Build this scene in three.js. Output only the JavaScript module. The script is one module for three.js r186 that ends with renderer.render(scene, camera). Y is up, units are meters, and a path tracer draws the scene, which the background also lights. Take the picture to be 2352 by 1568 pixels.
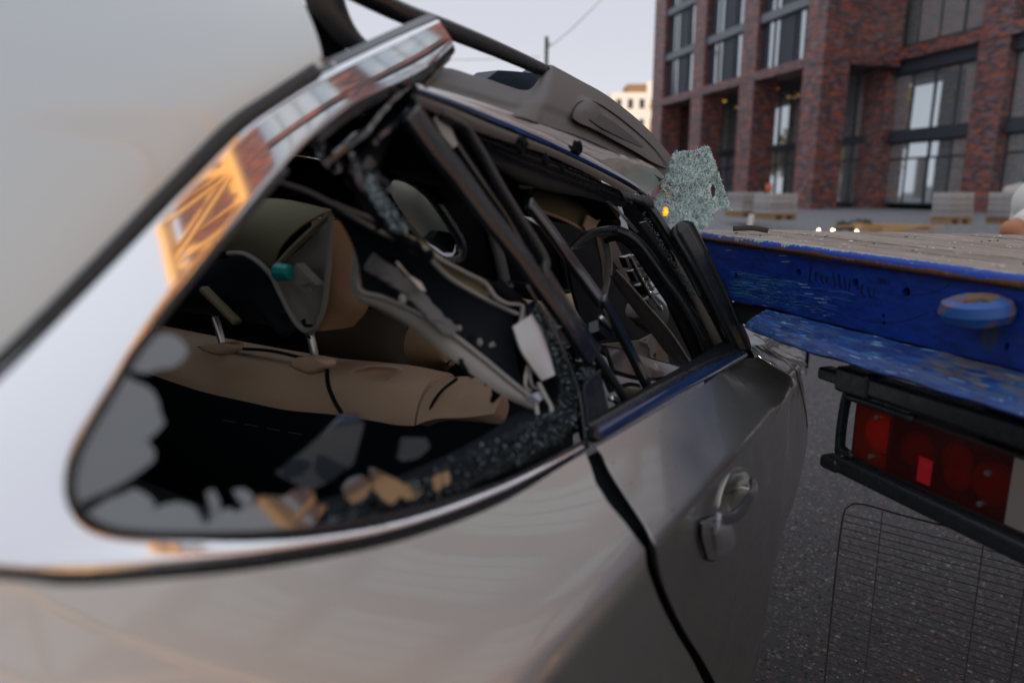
import * as THREE from 'three';
import { mergeGeometries, toCreasedNormals } from 'three/addons/utils/BufferGeometryUtils.js';
import { RoundedBoxGeometry } from 'three/addons/geometries/RoundedBoxGeometry.js';
import { MarchingCubes } from 'three/addons/objects/MarchingCubes.js';
import { ImprovedNoise } from 'three/addons/math/ImprovedNoise.js';

// ---------------------------------------------------------------- camera, sky, sun, exposure
const scene = new THREE.Scene();
const EYE = 1.4, PITCH = THREE.MathUtils.degToRad(12), FPX = 1600;
const camera = new THREE.PerspectiveCamera(2 * THREE.MathUtils.radToDeg(Math.atan(784 / FPX)), 1.5, 0.02, 1200);
camera.filmGauge = 36;
camera.position.set(0, EYE, 0);
camera.rotation.set(-PITCH, 0, 0);
camera.focus = 1.75;
camera.userData.fStop = 1.9;
scene.add(camera);
const renderer = new THREE.WebGLRenderer({ antialias: true });
renderer.toneMapping = THREE.LinearToneMapping;
renderer.toneMappingExposure = 1.13;
renderer.shadowMap.enabled = true;

const SUN_AZ = THREE.MathUtils.degToRad(205), SUN_EL = THREE.MathUtils.degToRad(4);
const sunDir = new THREE.Vector3(Math.sin(SUN_AZ) * Math.cos(SUN_EL), Math.sin(SUN_EL), -Math.cos(SUN_AZ) * Math.cos(SUN_EL));
{
  const W = 512, H = 256, data = new Float32Array(W * H * 4);
  const mix = (a, b, t) => a.map((x, k) => x + (b[k] - x) * t);
  const sm = (a, b, x) => { const t = Math.min(1, Math.max(0, (x - a) / (b - a))); return t * t * (3 - 2 * t); };
  for (let j = 0; j < H; j++) for (let i = 0; i < W; i++) {
    const el = ((j + 0.5) / H - 0.5) * Math.PI, ph = ((i + 0.5) / W - 0.5) * 2 * Math.PI;
    const d = new THREE.Vector3(Math.cos(ph) * Math.cos(el), Math.sin(el), Math.sin(ph) * Math.cos(el));
    const e = Math.max(0, el * 180 / Math.PI);
    let c = mix([0.71, 0.715, 0.77], [0.59, 0.605, 0.675], sm(0, 14, e));
    c = mix(c, [0.71, 0.735, 0.80], sm(14, 35, e));
    c = mix(c, [0.63, 0.70, 0.83], sm(38, 85, e));
    const s = Math.max(0, d.dot(sunDir)), glow = 0.5 * Math.pow(s, 6) * (1 - sm(10, 60, e));
    c = [c[0] + glow * 0.9, c[1] + glow * 0.6, c[2] + glow * 0.3];
    data.set([c[0], c[1], c[2], 1], (j * W + i) * 4);
  }
  const sky = new THREE.DataTexture(data, W, H, THREE.RGBAFormat, THREE.FloatType);
  sky.mapping = THREE.EquirectangularReflectionMapping;
  sky.magFilter = sky.minFilter = THREE.LinearFilter;
  sky.wrapS = THREE.RepeatWrapping;
  sky.needsUpdate = true;
  scene.background = sky; scene.environment = sky;
}
const sun = new THREE.DirectionalLight(new THREE.Color(1, 0.66, 0.36), 5);
sun.position.copy(sunDir).multiplyScalar(150);
sun.castShadow = true;
Object.assign(sun.shadow.camera, { left: -120, right: 120, top: 60, bottom: -40, near: 1, far: 500 });
sun.shadow.mapSize.set(4096, 4096);
scene.add(sun, sun.target);

// ---------------------------------------------------------------- small tools
let seed = 7;
const rnd = () => { seed = (seed * 1664525 + 1013904223) >>> 0; return seed / 4294967296; };
const rr = (a, b) => a + (b - a) * rnd();
const noise = new ImprovedNoise();
const fbm = (x, y, z = 0, o = 4) => { let s = 0, a = 0.5; for (let k = 0; k < o; k++) { s += a * noise.noise(x, y, z + k * 7.3); x *= 2.03; y *= 2.03; z *= 2.03; a *= 0.5; } return s; };
const V = (x, y, z) => new THREE.Vector3(x, y, z);
const smooth = (a, b, x) => { const t = Math.min(1, Math.max(0, (x - a) / (b - a))); return t * t * (3 - 2 * t); };
const camP = V(0, EYE, 0), UP = V(0, 1, 0);
const ray = (px, py) => { const x = (px - 1176) / FPX, y = (py - 784) / FPX; return V(x, -(Math.sin(PITCH) + y * Math.cos(PITCH)), -(Math.cos(PITCH) - y * Math.sin(PITCH))); };
const hit = (px, py, p0, n) => { const d = ray(px, py), t = p0.clone().sub(camP).dot(n) / d.dot(n); return camP.clone().addScaledVector(d, t); };
// the wrecked car's own axes: forward, outward on its right side, up
const PHI = THREE.MathUtils.degToRad(32);
const B0 = V(0.116, 0, -0.955), CF = V(Math.sin(PHI), 0, -Math.cos(PHI)), CN = V(Math.cos(PHI), 0, Math.sin(PHI));
const car = (u, v, y) => B0.clone().addScaledVector(CF, u).addScaledVector(CN, v).setY(y);
const uvy = (p) => { const q = p.clone().sub(B0); return [q.dot(CF), q.dot(CN), p.y]; };
const TILT = Math.atan(0.4), NT = CN.clone().multiplyScalar(Math.cos(TILT)).addScaledVector(UP, Math.sin(TILT));
const S = (px, py, v) => hit(px, py, B0.clone().addScaledVector(CN, v), CN);
const T = (px, py, off = 0) => hit(px, py, car(0, 0, 1.055).addScaledVector(NT, off), NT);
const X = (px, py, u) => hit(px, py, B0.clone().addScaledVector(CF, u), CF);
const G = (px, py, y) => hit(px, py, V(0, y, 0), UP);
const Dz = (px, py, f) => hit(px, py, V(0, 0, -f), V(0, 0, 1));
// pixel of the zooms I measured on -> pixel of the whole picture
const zm = (ox, oy, s) => (p) => [(ox + p[0] / s) * 0.91875, (oy + p[1] / s) * 0.91875];
const z1 = zm(0, 0, 2.6133), z2 = zm(700, 0, 2.352), z4 = zm(0, 500, 2.6133), z5 = zm(500, 450, 2.352), z6 = zm(1300, 500, 2.94), z7 = zm(1760, 500, 2.94), z8 = zm(0, 1000, 2.218);
const s1 = zm(800, 1000, 2.218), s2 = zm(1660, 900, 2.6133), s4 = zm(1560, 330, 5.8075), s5 = zm(900, 100, 3.92), s6 = zm(850, 400, 3.92), s7 = zm(1250, 750, 3.92), id = (p) => p;
const onT = (f, list, off = 0) => list.map((p) => { const q = f(p); return T(q[0], q[1], p.length > 2 ? p[2] : off); });
const onS = (f, list, v) => list.map((p) => { const q = f(p); return S(q[0], q[1], p.length > 2 ? p[2] : v); });
const onX = (f, list, u) => list.map((p) => { const q = f(p); return X(q[0], q[1], p.length > 2 ? p[2] : u); });

const cr = (pts, n) => { if (pts.length === n) return pts.map((p) => p.clone()); if (pts.length === 2) return Array.from({ length: n }, (_, i) => pts[0].clone().lerp(pts[1], i / (n - 1))); return new THREE.CatmullRomCurve3(pts, false, 'centripetal').getSpacedPoints(n - 1); };
function geo(pos, idx, uv) {
  const g = new THREE.BufferGeometry();
  g.setAttribute('position', new THREE.Float32BufferAttribute(pos, 3));
  g.setAttribute('uv', new THREE.Float32BufferAttribute(uv || new Array(pos.length / 3 * 2).fill(0), 2));
  g.setIndex(idx); g.computeVertexNormals();
  return g;
}
// a surface through rows of points; th > 0 gives it a back and edges
function loft(rows, { th = 0, dim = null } = {}) {
  const R = rows.length, C = rows[0].length, pos = [], idx = [], uv = [];
  for (let i = 0; i < R; i++) for (let j = 0; j < C; j++) { const p = rows[i][j]; pos.push(p.x, p.y, p.z); }
  const len = (a, b) => a.distanceTo(b);
  const us = [0], vs = [0];
  for (let j = 1; j < C; j++) us.push(us[j - 1] + len(rows[R >> 1][j], rows[R >> 1][j - 1]));
  for (let i = 1; i < R; i++) vs.push(vs[i - 1] + len(rows[i][C >> 1], rows[i - 1][C >> 1]));
  for (let i = 0; i < R; i++) for (let j = 0; j < C; j++) uv.push(us[j], vs[i]);
  for (let i = 0; i < R - 1; i++) for (let j = 0; j < C - 1; j++) { const a = i * C + j; idx.push(a, a + C, a + 1, a + 1, a + C, a + C + 1); }
  const front = geo(pos, idx, uv);
  if (!th) return front;
  const nn = front.attributes.normal, mid = (R >> 1) * C + (C >> 1);
  const sgn = V(nn.getX(mid), nn.getY(mid), nn.getZ(mid)).dot(camP.clone().sub(rows[R >> 1][C >> 1])) > 0 ? -1 : 1;
  const pb = pos.slice();
  for (let k = 0; k < R * C; k++) { pb[3 * k] += nn.getX(k) * th * sgn; pb[3 * k + 1] += nn.getY(k) * th * sgn; pb[3 * k + 2] += nn.getZ(k) * th * sgn; }
  const back = geo(pb, idx.slice().reverse(), uv);
  const ring = [];
  for (let j = 0; j < C; j++) ring.push(j);
  for (let i = 1; i < R; i++) ring.push(i * C + C - 1);
  for (let j = C - 2; j >= 0; j--) ring.push((R - 1) * C + j);
  for (let i = R - 2; i >= 0; i--) ring.push(i * C);
  const ep = [], ei = [], eu = [];
  ring.forEach((k, q) => { ep.push(pos[3 * k], pos[3 * k + 1], pos[3 * k + 2], pb[3 * k], pb[3 * k + 1], pb[3 * k + 2]); eu.push(uv[2 * k], uv[2 * k + 1], uv[2 * k], uv[2 * k + 1] + th); if (q) { const a = 2 * q - 2; ei.push(a, a + 1, a + 2, a + 2, a + 1, a + 3); } });
  return mergeGeometries([front, back, geo(ep, ei, eu)]);
}
// strip between two edges, bulging towards the viewer by b metres
function ribbon(A, B, { n = 40, m = 9, b = 0, th = 0.004, prof = null } = {}) {
  const a = cr(A, n), c = cr(B, n), rows = [];
  for (let k = 0; k < m; k++) rows.push([]);
  for (let j = 0; j < n; j++) {
    const tan = a[Math.min(n - 1, j + 1)].clone().sub(a[Math.max(0, j - 1)]), nrm = tan.cross(c[j].clone().sub(a[j])).normalize();
    if (nrm.dot(camP.clone().sub(a[j])) < 0) nrm.negate();
    for (let k = 0; k < m; k++) { const t = k / (m - 1); rows[k].push(a[j].clone().lerp(c[j], t).addScaledVector(nrm, prof ? prof(t, j / (n - 1)) : b * 4 * t * (1 - t))); }
  }
  return loft(rows, { th });
}
// a bar of rounded-rectangular section along a path; w, h in metres (numbers or functions of 0..1)
function sweep(pts, { n = 40, w = 0.02, h = 0.01, up = NT, q = 0.5, k = 14, ribs = 0 } = {}) {
  const P = cr(pts, n), pos = [], idx = [], uv = [], fw = typeof w === 'function' ? w : () => w, fh = typeof h === 'function' ? h : () => h;
  let run = 0;
  for (let j = 0; j < n; j++) {
    const t = P[Math.min(n - 1, j + 1)].clone().sub(P[Math.max(0, j - 1)]).normalize(), side = t.clone().cross(up).normalize(), u = side.clone().cross(t).normalize();
    if (j) run += P[j].distanceTo(P[j - 1]);
    for (let i = 0; i <= k; i++) {
      const a = i / k * Math.PI * 2, ca = Math.cos(a), sa = Math.sin(a), e = (x) => Math.sign(x) * Math.pow(Math.abs(x), q);
      const bump = ribs && sa > 0 ? 1 - 0.35 * Math.pow(Math.abs(Math.sin(ca * ribs)), 6) : 1;
      const p = P[j].clone().addScaledVector(side, e(ca) * fw(j / (n - 1)) / 2).addScaledVector(u, e(sa) * fh(j / (n - 1)) / 2 * bump);
      pos.push(p.x, p.y, p.z); uv.push(run, i / k * fw(0) * 2.5);
      if (j && i) { const b = j * (k + 1) + i, a0 = b - k - 1; idx.push(a0 - 1, a0, b - 1, b - 1, a0, b); }
    }
  }
  for (const j of [0, n - 1]) { const c = pos.length / 3; pos.push(P[j].x, P[j].y, P[j].z); uv.push(0, 0); for (let i = 0; i < k; i++) { const a = j * (k + 1) + i; j ? idx.push(c, a, a + 1) : idx.push(c, a + 1, a); } }
  return geo(pos, idx, uv);
}
const tube = (pts, r, n = 40, k = 10) => sweep(pts, { n, w: 2 * r, h: 2 * r, q: 1, k, up: V(0.31, 0.87, 0.38).normalize() });
const px2m = (p, w) => w * -(p.z) / FPX;                    // width in picture pixels at the depth of p
// sweep whose width is measured in pixels
function bar(pts, wpx, o = {}) { const P = cr(pts, 24), f = typeof wpx === 'function' ? wpx : () => wpx; return sweep(pts, { ...o, w: (t) => px2m(P[Math.round(t * 23)], f(t)), h: o.h ?? ((t) => px2m(P[Math.round(t * 23)], f(t)) * (o.flat ?? 0.6)) }); }
// a plate with a free outline: flat or nearly flat polygon of points, with thickness
function plate(pts, th = 0.004, holes = []) {
  const n = V(0, 0, 0);
  pts.forEach((p, i) => { const q = pts[(i + 1) % pts.length]; n.x += (p.y - q.y) * (p.z + q.z); n.y += (p.z - q.z) * (p.x + q.x); n.z += (p.x - q.x) * (p.y + q.y); });
  n.normalize(); if (n.dot(camP.clone().sub(pts[0])) < 0) n.negate();
  const ax = Math.abs(n.y) < 0.9 ? V(0, 1, 0).cross(n).normalize() : V(1, 0, 0).cross(n).normalize(), ay = n.clone().cross(ax);
  const flat = (a) => a.map((p) => new THREE.Vector2(p.dot(ax), p.dot(ay)));
  const all = [pts, ...holes], c2 = flat(pts), h2 = holes.map(flat);
  if (THREE.ShapeUtils.isClockWise(c2)) { c2.reverse(); all[0] = pts.slice().reverse(); }
  h2.forEach((h, k) => { if (!THREE.ShapeUtils.isClockWise(h)) { h.reverse(); all[k + 1] = holes[k].slice().reverse(); } });
  const tri = THREE.ShapeUtils.triangulateShape(c2, h2), P = all.flat(), pos = [], uv = [];
  const put = (p, o) => { const q = p.clone().addScaledVector(n, o); pos.push(q.x, q.y, q.z); uv.push(p.dot(ax), p.dot(ay)); };
  for (const [a, b, c] of tri) { put(P[a], 0); put(P[b], 0); put(P[c], 0); put(P[a], -th); put(P[c], -th); put(P[b], -th); }
  for (const r of all) r.forEach((p, i) => { const q = r[(i + 1) % r.length]; put(p, 0); put(p, -th); put(q, 0); put(q, 0); put(p, -th); put(q, -th); });
  const g = new THREE.BufferGeometry();
  g.setAttribute('position', new THREE.Float32BufferAttribute(pos, 3)); g.setAttribute('uv', new THREE.Float32BufferAttribute(uv, 2)); g.computeVertexNormals();
  return g;
}
const flatGeo = (g) => { const q = g.index ? g.toNonIndexed() : g; for (const k of Object.keys(q.attributes)) if (!['position', 'normal', 'uv', 'color'].includes(k)) q.deleteAttribute(k); return q; };
const merge = (list) => mergeGeometries(list.map(flatGeo));
// texture coordinates in metres from the two axes a face lies along
function boxUV(g0, ox = 0) {
  const g = g0.index ? g0.toNonIndexed() : g0, p = g.attributes.position, n = g.attributes.normal, uv = new Float32Array(p.count * 2);
  for (let i = 0; i < p.count; i++) { const a = Math.abs(n.getX(i)), b = Math.abs(n.getY(i)), c = Math.abs(n.getZ(i)), x = p.getX(i), y = p.getY(i), z = p.getZ(i); uv.set(b > a && b > c ? [x + ox, z] : a > c ? [z + ox, y] : [x + ox, y], i * 2); }
  g.setAttribute('uv', new THREE.BufferAttribute(uv, 2));
  return g;
}
const names = {};
const numbered = (n) => { const k = names[n] = (names[n] ?? -1) + 1; return k ? n + '_' + String(k).padStart(3, '0') : n; };
const tag = (o, label, category, group, kind) => { if (label) o.userData.label = label; if (category) o.userData.category = category; if (group) o.userData.group = group; if (kind) o.userData.kind = kind; return o; };
function thing(name, at, label, category, group) { const o = new THREE.Group(); o.name = numbered(name); o.position.copy(at); scene.add(o); return tag(o, label, category, group); }
const lit = (m) => { m.castShadow = m.receiveShadow = true; return m; };
// a part (or sub-part) whose geometry is given in world space
function part(parent, name, g, mat, label) {
  let o = parent, root = parent; while (root.parent && root.parent !== scene) root = root.parent;
  g.translate(-root.position.x, -root.position.y, -root.position.z);
  const m = lit(new THREE.Mesh(g, mat)); m.name = name; o.add(m);
  if (label) m.userData.label = label;
  return m;
}
function solo(name, g, mat, label, category, group, kind) { const m = lit(new THREE.Mesh(g, mat)); m.name = numbered(name); scene.add(m); return tag(m, label, category, group, kind); }

// ---------------------------------------------------------------- textures and materials
function tex(w, h, fn, { srgb = true, rep = [1, 1] } = {}) {
  const d = new Uint8Array(w * h * 4);
  for (let j = 0; j < h; j++) for (let i = 0; i < w; i++) { const c = fn(i / w, j / h, i, j); d.set([c[0], c[1], c[2], 255].map((x) => Math.max(0, Math.min(255, x))), (j * w + i) * 4); }
  const t = new THREE.DataTexture(d, w, h); t.magFilter = THREE.LinearFilter; t.minFilter = THREE.LinearMipmapLinearFilter; t.generateMipmaps = true;
  t.wrapS = t.wrapT = THREE.RepeatWrapping; t.repeat.set(...rep); if (srgb) t.colorSpace = THREE.SRGBColorSpace; t.needsUpdate = true;
  return t;
}
const wrapN = (x, y, f, z = 0) => { const a = x * 2 * Math.PI, b = y * 2 * Math.PI; return fbm(Math.cos(a) * f + 11, Math.sin(a) * f + Math.cos(b) * f + 5, Math.sin(b) * f + z); };   // repeats without a seam
const std = (o) => new THREE.MeshPhysicalMaterial({ side: THREE.DoubleSide, ...o, color: new THREE.Color().setRGB(...(o.color ?? [1, 1, 1])) });
const grimeR = tex(512, 512, (x, y) => { const g = 150 + 150 * wrapN(x, y, 3) + 60 * wrapN(x, y, 14, 4); return [g, g, g]; }, { srgb: false, rep: [2.5, 2.5] });
const grain = tex(512, 512, (x, y, i, j) => { const g = 128 + 70 * wrapN(x, y, 40, 2) + rr(-50, 50); return [g, g, g]; }, { srgb: false, rep: [9, 9] });
const dustC = (() => { const cv = document.createElement('canvas'); cv.width = cv.height = 1024; const c = cv.getContext('2d'); c.fillStyle = 'rgb(228,228,228)'; c.fillRect(0, 0, 1024, 1024);
  for (let i = 0; i < 2600; i++) { c.fillStyle = rnd() < 0.7 ? `rgba(255,252,245,${rr(0.4, 1)})` : `rgba(90,86,80,${rr(0.3, 0.8)})`; c.beginPath(); c.arc(rnd() * 1024, rnd() * 1024, 0.5 + Math.pow(rnd(), 6) * 2.2, 0, 7); c.fill(); }
  for (let i = 0; i < 26; i++) { const x = rnd() * 1024, y = rnd() * 1024; c.strokeStyle = `rgba(255,255,250,${rr(0.3, 0.8)})`; c.lineWidth = rr(0.6, 1.6); c.beginPath(); c.moveTo(x, y); c.quadraticCurveTo(x + rr(-40, 60), y + rr(-30, 30), x + rr(-90, 120), y + rr(-50, 50)); c.stroke(); }
  const t = new THREE.CanvasTexture(cv); t.colorSpace = THREE.SRGBColorSpace; t.wrapS = t.wrapT = THREE.RepeatWrapping; t.magFilter = THREE.LinearFilter; t.repeat.set(1.7, 1.7); return t; })();
const M = {
  paint: std({ color: [0.5, 0.497, 0.468], metalness: 0.85, roughness: 0.36, clearcoat: 1, clearcoatRoughness: 0.03 }),
  doorPaint: std({ color: [0.5, 0.497, 0.468], metalness: 0.85, roughness: 0.34, clearcoat: 1, clearcoatRoughness: 0.06, map: dustC }),
  chrome: std({ color: [0.86, 0.87, 0.89], metalness: 1, roughness: 0.05 }),
  gloss: std({ color: [0.012, 0.014, 0.017], roughness: 0.16, roughnessMap: null, clearcoat: 0.6, clearcoatRoughness: 0.05 }),
  glossBlueSheen: std({ color: [0.012, 0.03, 0.09], roughness: 0.14, clearcoat: 0.8, clearcoatRoughness: 0.05 }),  // gloss black with the blue of its reflection mixed into the colour
  rubber: std({ color: [0.013, 0.015, 0.017], roughness: 0.52, roughnessMap: grimeR, bumpMap: grain, bumpScale: 0.0002 }),
  satin: std({ color: [0.012, 0.014, 0.018], roughness: 0.38, roughnessMap: grimeR }),
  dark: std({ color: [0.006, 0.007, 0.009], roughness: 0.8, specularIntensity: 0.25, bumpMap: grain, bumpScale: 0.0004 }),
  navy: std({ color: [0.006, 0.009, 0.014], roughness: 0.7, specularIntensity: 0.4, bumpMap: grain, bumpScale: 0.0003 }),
  plastic: std({ color: [0.095, 0.085, 0.08], roughness: 0.55, bumpMap: grain, bumpScale: 0.0003 }),
  coverDark: std({ color: [0.028, 0.03, 0.034], roughness: 0.42, bumpMap: grain, bumpScale: 0.0002 }),
  greyTrim: std({ color: [0.26, 0.245, 0.22], roughness: 0.6, bumpMap: grain, bumpScale: 0.0003 }),
  greyDark: std({ color: [0.09, 0.088, 0.085], roughness: 0.6, bumpMap: grain, bumpScale: 0.0003 }),
  olive: std({ color: [0.19, 0.16, 0.095], roughness: 0.9, bumpMap: grain, bumpScale: 0.0005 }),
  beige: std({ color: [0.58, 0.40, 0.28], roughness: 0.55, bumpMap: grain, bumpScale: 0.0005 }),
  tan: std({ color: [0.38, 0.22, 0.115], roughness: 0.5, bumpMap: grain, bumpScale: 0.0005 }),
  steel: std({ color: [0.5, 0.5, 0.5], metalness: 1, roughness: 0.28 }),
  silver: std({ color: [0.62, 0.6, 0.57], metalness: 0.9, roughness: 0.3, roughnessMap: grimeR }),
  teal: std({ color: [0.0, 0.32, 0.30], roughness: 0.4 }),
  white: std({ color: [0.62, 0.62, 0.6], roughness: 0.45 }),
  wire: std({ color: [0.36, 0.34, 0.31], roughness: 0.5 }),
  tint: std({ color: [0.03, 0.04, 0.047], roughness: 0.05, ior: 2.3, specularIntensity: 1 }),
  crumb: std({ color: [0.07, 0.105, 0.115], roughness: 0.1, transmission: 0.3, thickness: 0 }),
  window: std({ color: [0.02, 0.025, 0.03], roughness: 0.04, ior: 1.9, specularIntensity: 1 }),
};
// ---------------------------------------------------------------- ground
const stones = (() => {
  const cv = document.createElement('canvas'); cv.width = cv.height = 1024; const c = cv.getContext('2d');
  c.fillStyle = 'rgb(72,72,75)'; c.fillRect(0, 0, 1024, 1024);
  for (let i = 0; i < 15000; i++) {
    const g = 84 + rr(-34, 34), k = rnd(), x = rnd() * 1024, y = rnd() * 1024, r = 1.6 + Math.pow(rnd(), 2.4) * 5.5;
    c.fillStyle = k < 0.14 ? `rgb(${g + 34},${g + 6},${g - 6})` : k < 0.2 ? `rgb(${g + 34},${g + 34},${g + 36})` : k < 0.34 ? 'rgb(38,38,42)' : `rgb(${g},${g},${g + 4})`;
    const a = rr(0, 3), e = r * rr(0.6, 1);
    for (const dx of [-1024, 0, 1024]) for (const dy of [-1024, 0, 1024]) if (x + dx > -8 && x + dx < 1032 && y + dy > -8 && y + dy < 1032) { c.beginPath(); c.ellipse(x + dx, y + dy, r, e, a, 0, 7); c.fill(); }
  }
  return cv;
})();
const asphaltC = new THREE.CanvasTexture(stones); asphaltC.colorSpace = THREE.SRGBColorSpace; asphaltC.wrapS = asphaltC.wrapT = THREE.RepeatWrapping; asphaltC.magFilter = THREE.LinearFilter;
const asphaltB = tex(1024, 1024, (x, y) => { const g = 128 + 40 * wrapN(x, y, 40, 1) + rr(-70, 70); return [g, g, g]; }, { srgb: false });
const patchC = tex(512, 512, (x, y) => { const g = 195 + 80 * wrapN(x, y, 1.6, 9) + 40 * wrapN(x, y, 8, 2); return [g, g, g]; });
{
  const g = new THREE.PlaneGeometry(1600, 1600, 1, 1); g.rotateX(-Math.PI / 2);
  const uv = g.attributes.uv; for (let i = 0; i < uv.count; i++) uv.setXY(i, uv.getX(i) * 1600 / 1.15, uv.getY(i) * 1600 / 1.15);
  solo('ground', g, std({ map: asphaltC, color: [0.98, 0.96, 0.96], bumpMap: asphaltB, bumpScale: 0.004, roughness: 0.82 }), 'grey speckled asphalt under the car and the truck', 'asphalt', null, 'structure');
  // the raised, unfinished forecourt of the brick building
  const sh = new THREE.Shape(); sh.moveTo(0, 0); sh.lineTo(6.5, 0); sh.lineTo(12, 0.6); sh.lineTo(15, 0.7); sh.lineTo(34, 0.84); sh.lineTo(70, 0.9); sh.lineTo(70, -0.2); sh.lineTo(0, -0.2);
  const p = new THREE.ExtrudeGeometry(sh, { depth: 120, bevelEnabled: false }); p.rotateY(Math.PI / 2); p.translate(-50, 0.004, -6.4);
  const q = boxUV(p); 
  solo('pavement', q, std({ map: patchC, color: [0.36, 0.37, 0.40], roughness: 0.9 }), 'pale grey unfinished forecourt rising to the brick building', 'forecourt', null, 'structure');
}
// ---------------------------------------------------------------- brick building
const AZF = THREE.MathUtils.degToRad(-14.1), FD = V(Math.sin(AZF), 0, -Math.cos(AZF)), FG = V(Math.cos(AZF), 0, Math.sin(AZF));   // along the front (away), into the building
const FC = V(11.9, 0, -30).addScaledVector(FD, -1.13);
const fp = (a, b, y) => FC.clone().addScaledVector(FD, a).addScaledVector(FG, b).setY(y);
const brickC = tex(1024, 1024, (x, y) => {
  const row = Math.floor(y * 52), xx = x * 16 + (row % 2) * 0.5, col = Math.floor(xx) % 16, fx = xx - Math.floor(xx), fy = y * 52 - row;
  let h = Math.sin(row * 127.1 + col * 311.7) * 43758.5453; h -= Math.floor(h);
  let k = Math.sin(row * 269.5 + col * 183.3) * 23421.631; k -= Math.floor(k);
  let c = h < 0.34 ? [112, 58, 48] : h < 0.6 ? [98, 80, 86] : h < 0.72 ? [138, 70, 48] : h < 0.9 ? [66, 50, 54] : [48, 42, 48];
  c = c.map((q) => q * (0.8 + 0.4 * k));
  if (fx < 0.05 || fy < 0.14) c = [62, 54, 54];
  const n = 1 + 0.18 * Math.sin(x * 900 + y * 1300);
  return c.map((q) => q * n);
}, { rep: [0.25, 0.25] });
const brickM = std({ map: brickC, color: [1.35, 1.3, 1.34], roughness: 0.46, specularIntensity: 1, ior: 1.7, bumpMap: brickC, bumpScale: 0.006 });
const frameM = std({ color: [0.03, 0.042, 0.055], roughness: 0.5 }), sillM = std({ color: [0.17, 0.2, 0.225], roughness: 0.5 }), panelM = std({ color: [0.032, 0.042, 0.06], roughness: 0.55 });
const glassM = std({ color: [0.56, 0.62, 0.65], metalness: 0.75, roughness: 0.03, ior: 2.0 }), paneDark = std({ color: [0.02, 0.026, 0.03], roughness: 0.05, ior: 1.7 }), lampM = std({ color: [0.3, 0.18, 0.06], emissive: new THREE.Color(1, 0.55, 0.16), emissiveIntensity: 0.55 });
const fbox = (a0, a1, b0, b1, y0, y1) => {          // a box in the building's own axes, uv in metres
  const g = new THREE.BoxGeometry(Math.abs(a1 - a0), y1 - y0, Math.abs(b1 - b0)).toNonIndexed(); g.translate((a0 + a1) / 2, (y0 + y1) / 2, (b0 + b1) / 2); boxUV(g);
  g.applyMatrix4(new THREE.Matrix4().makeBasis(FD, UP, FG).setPosition(FC)); return g;
};
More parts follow.
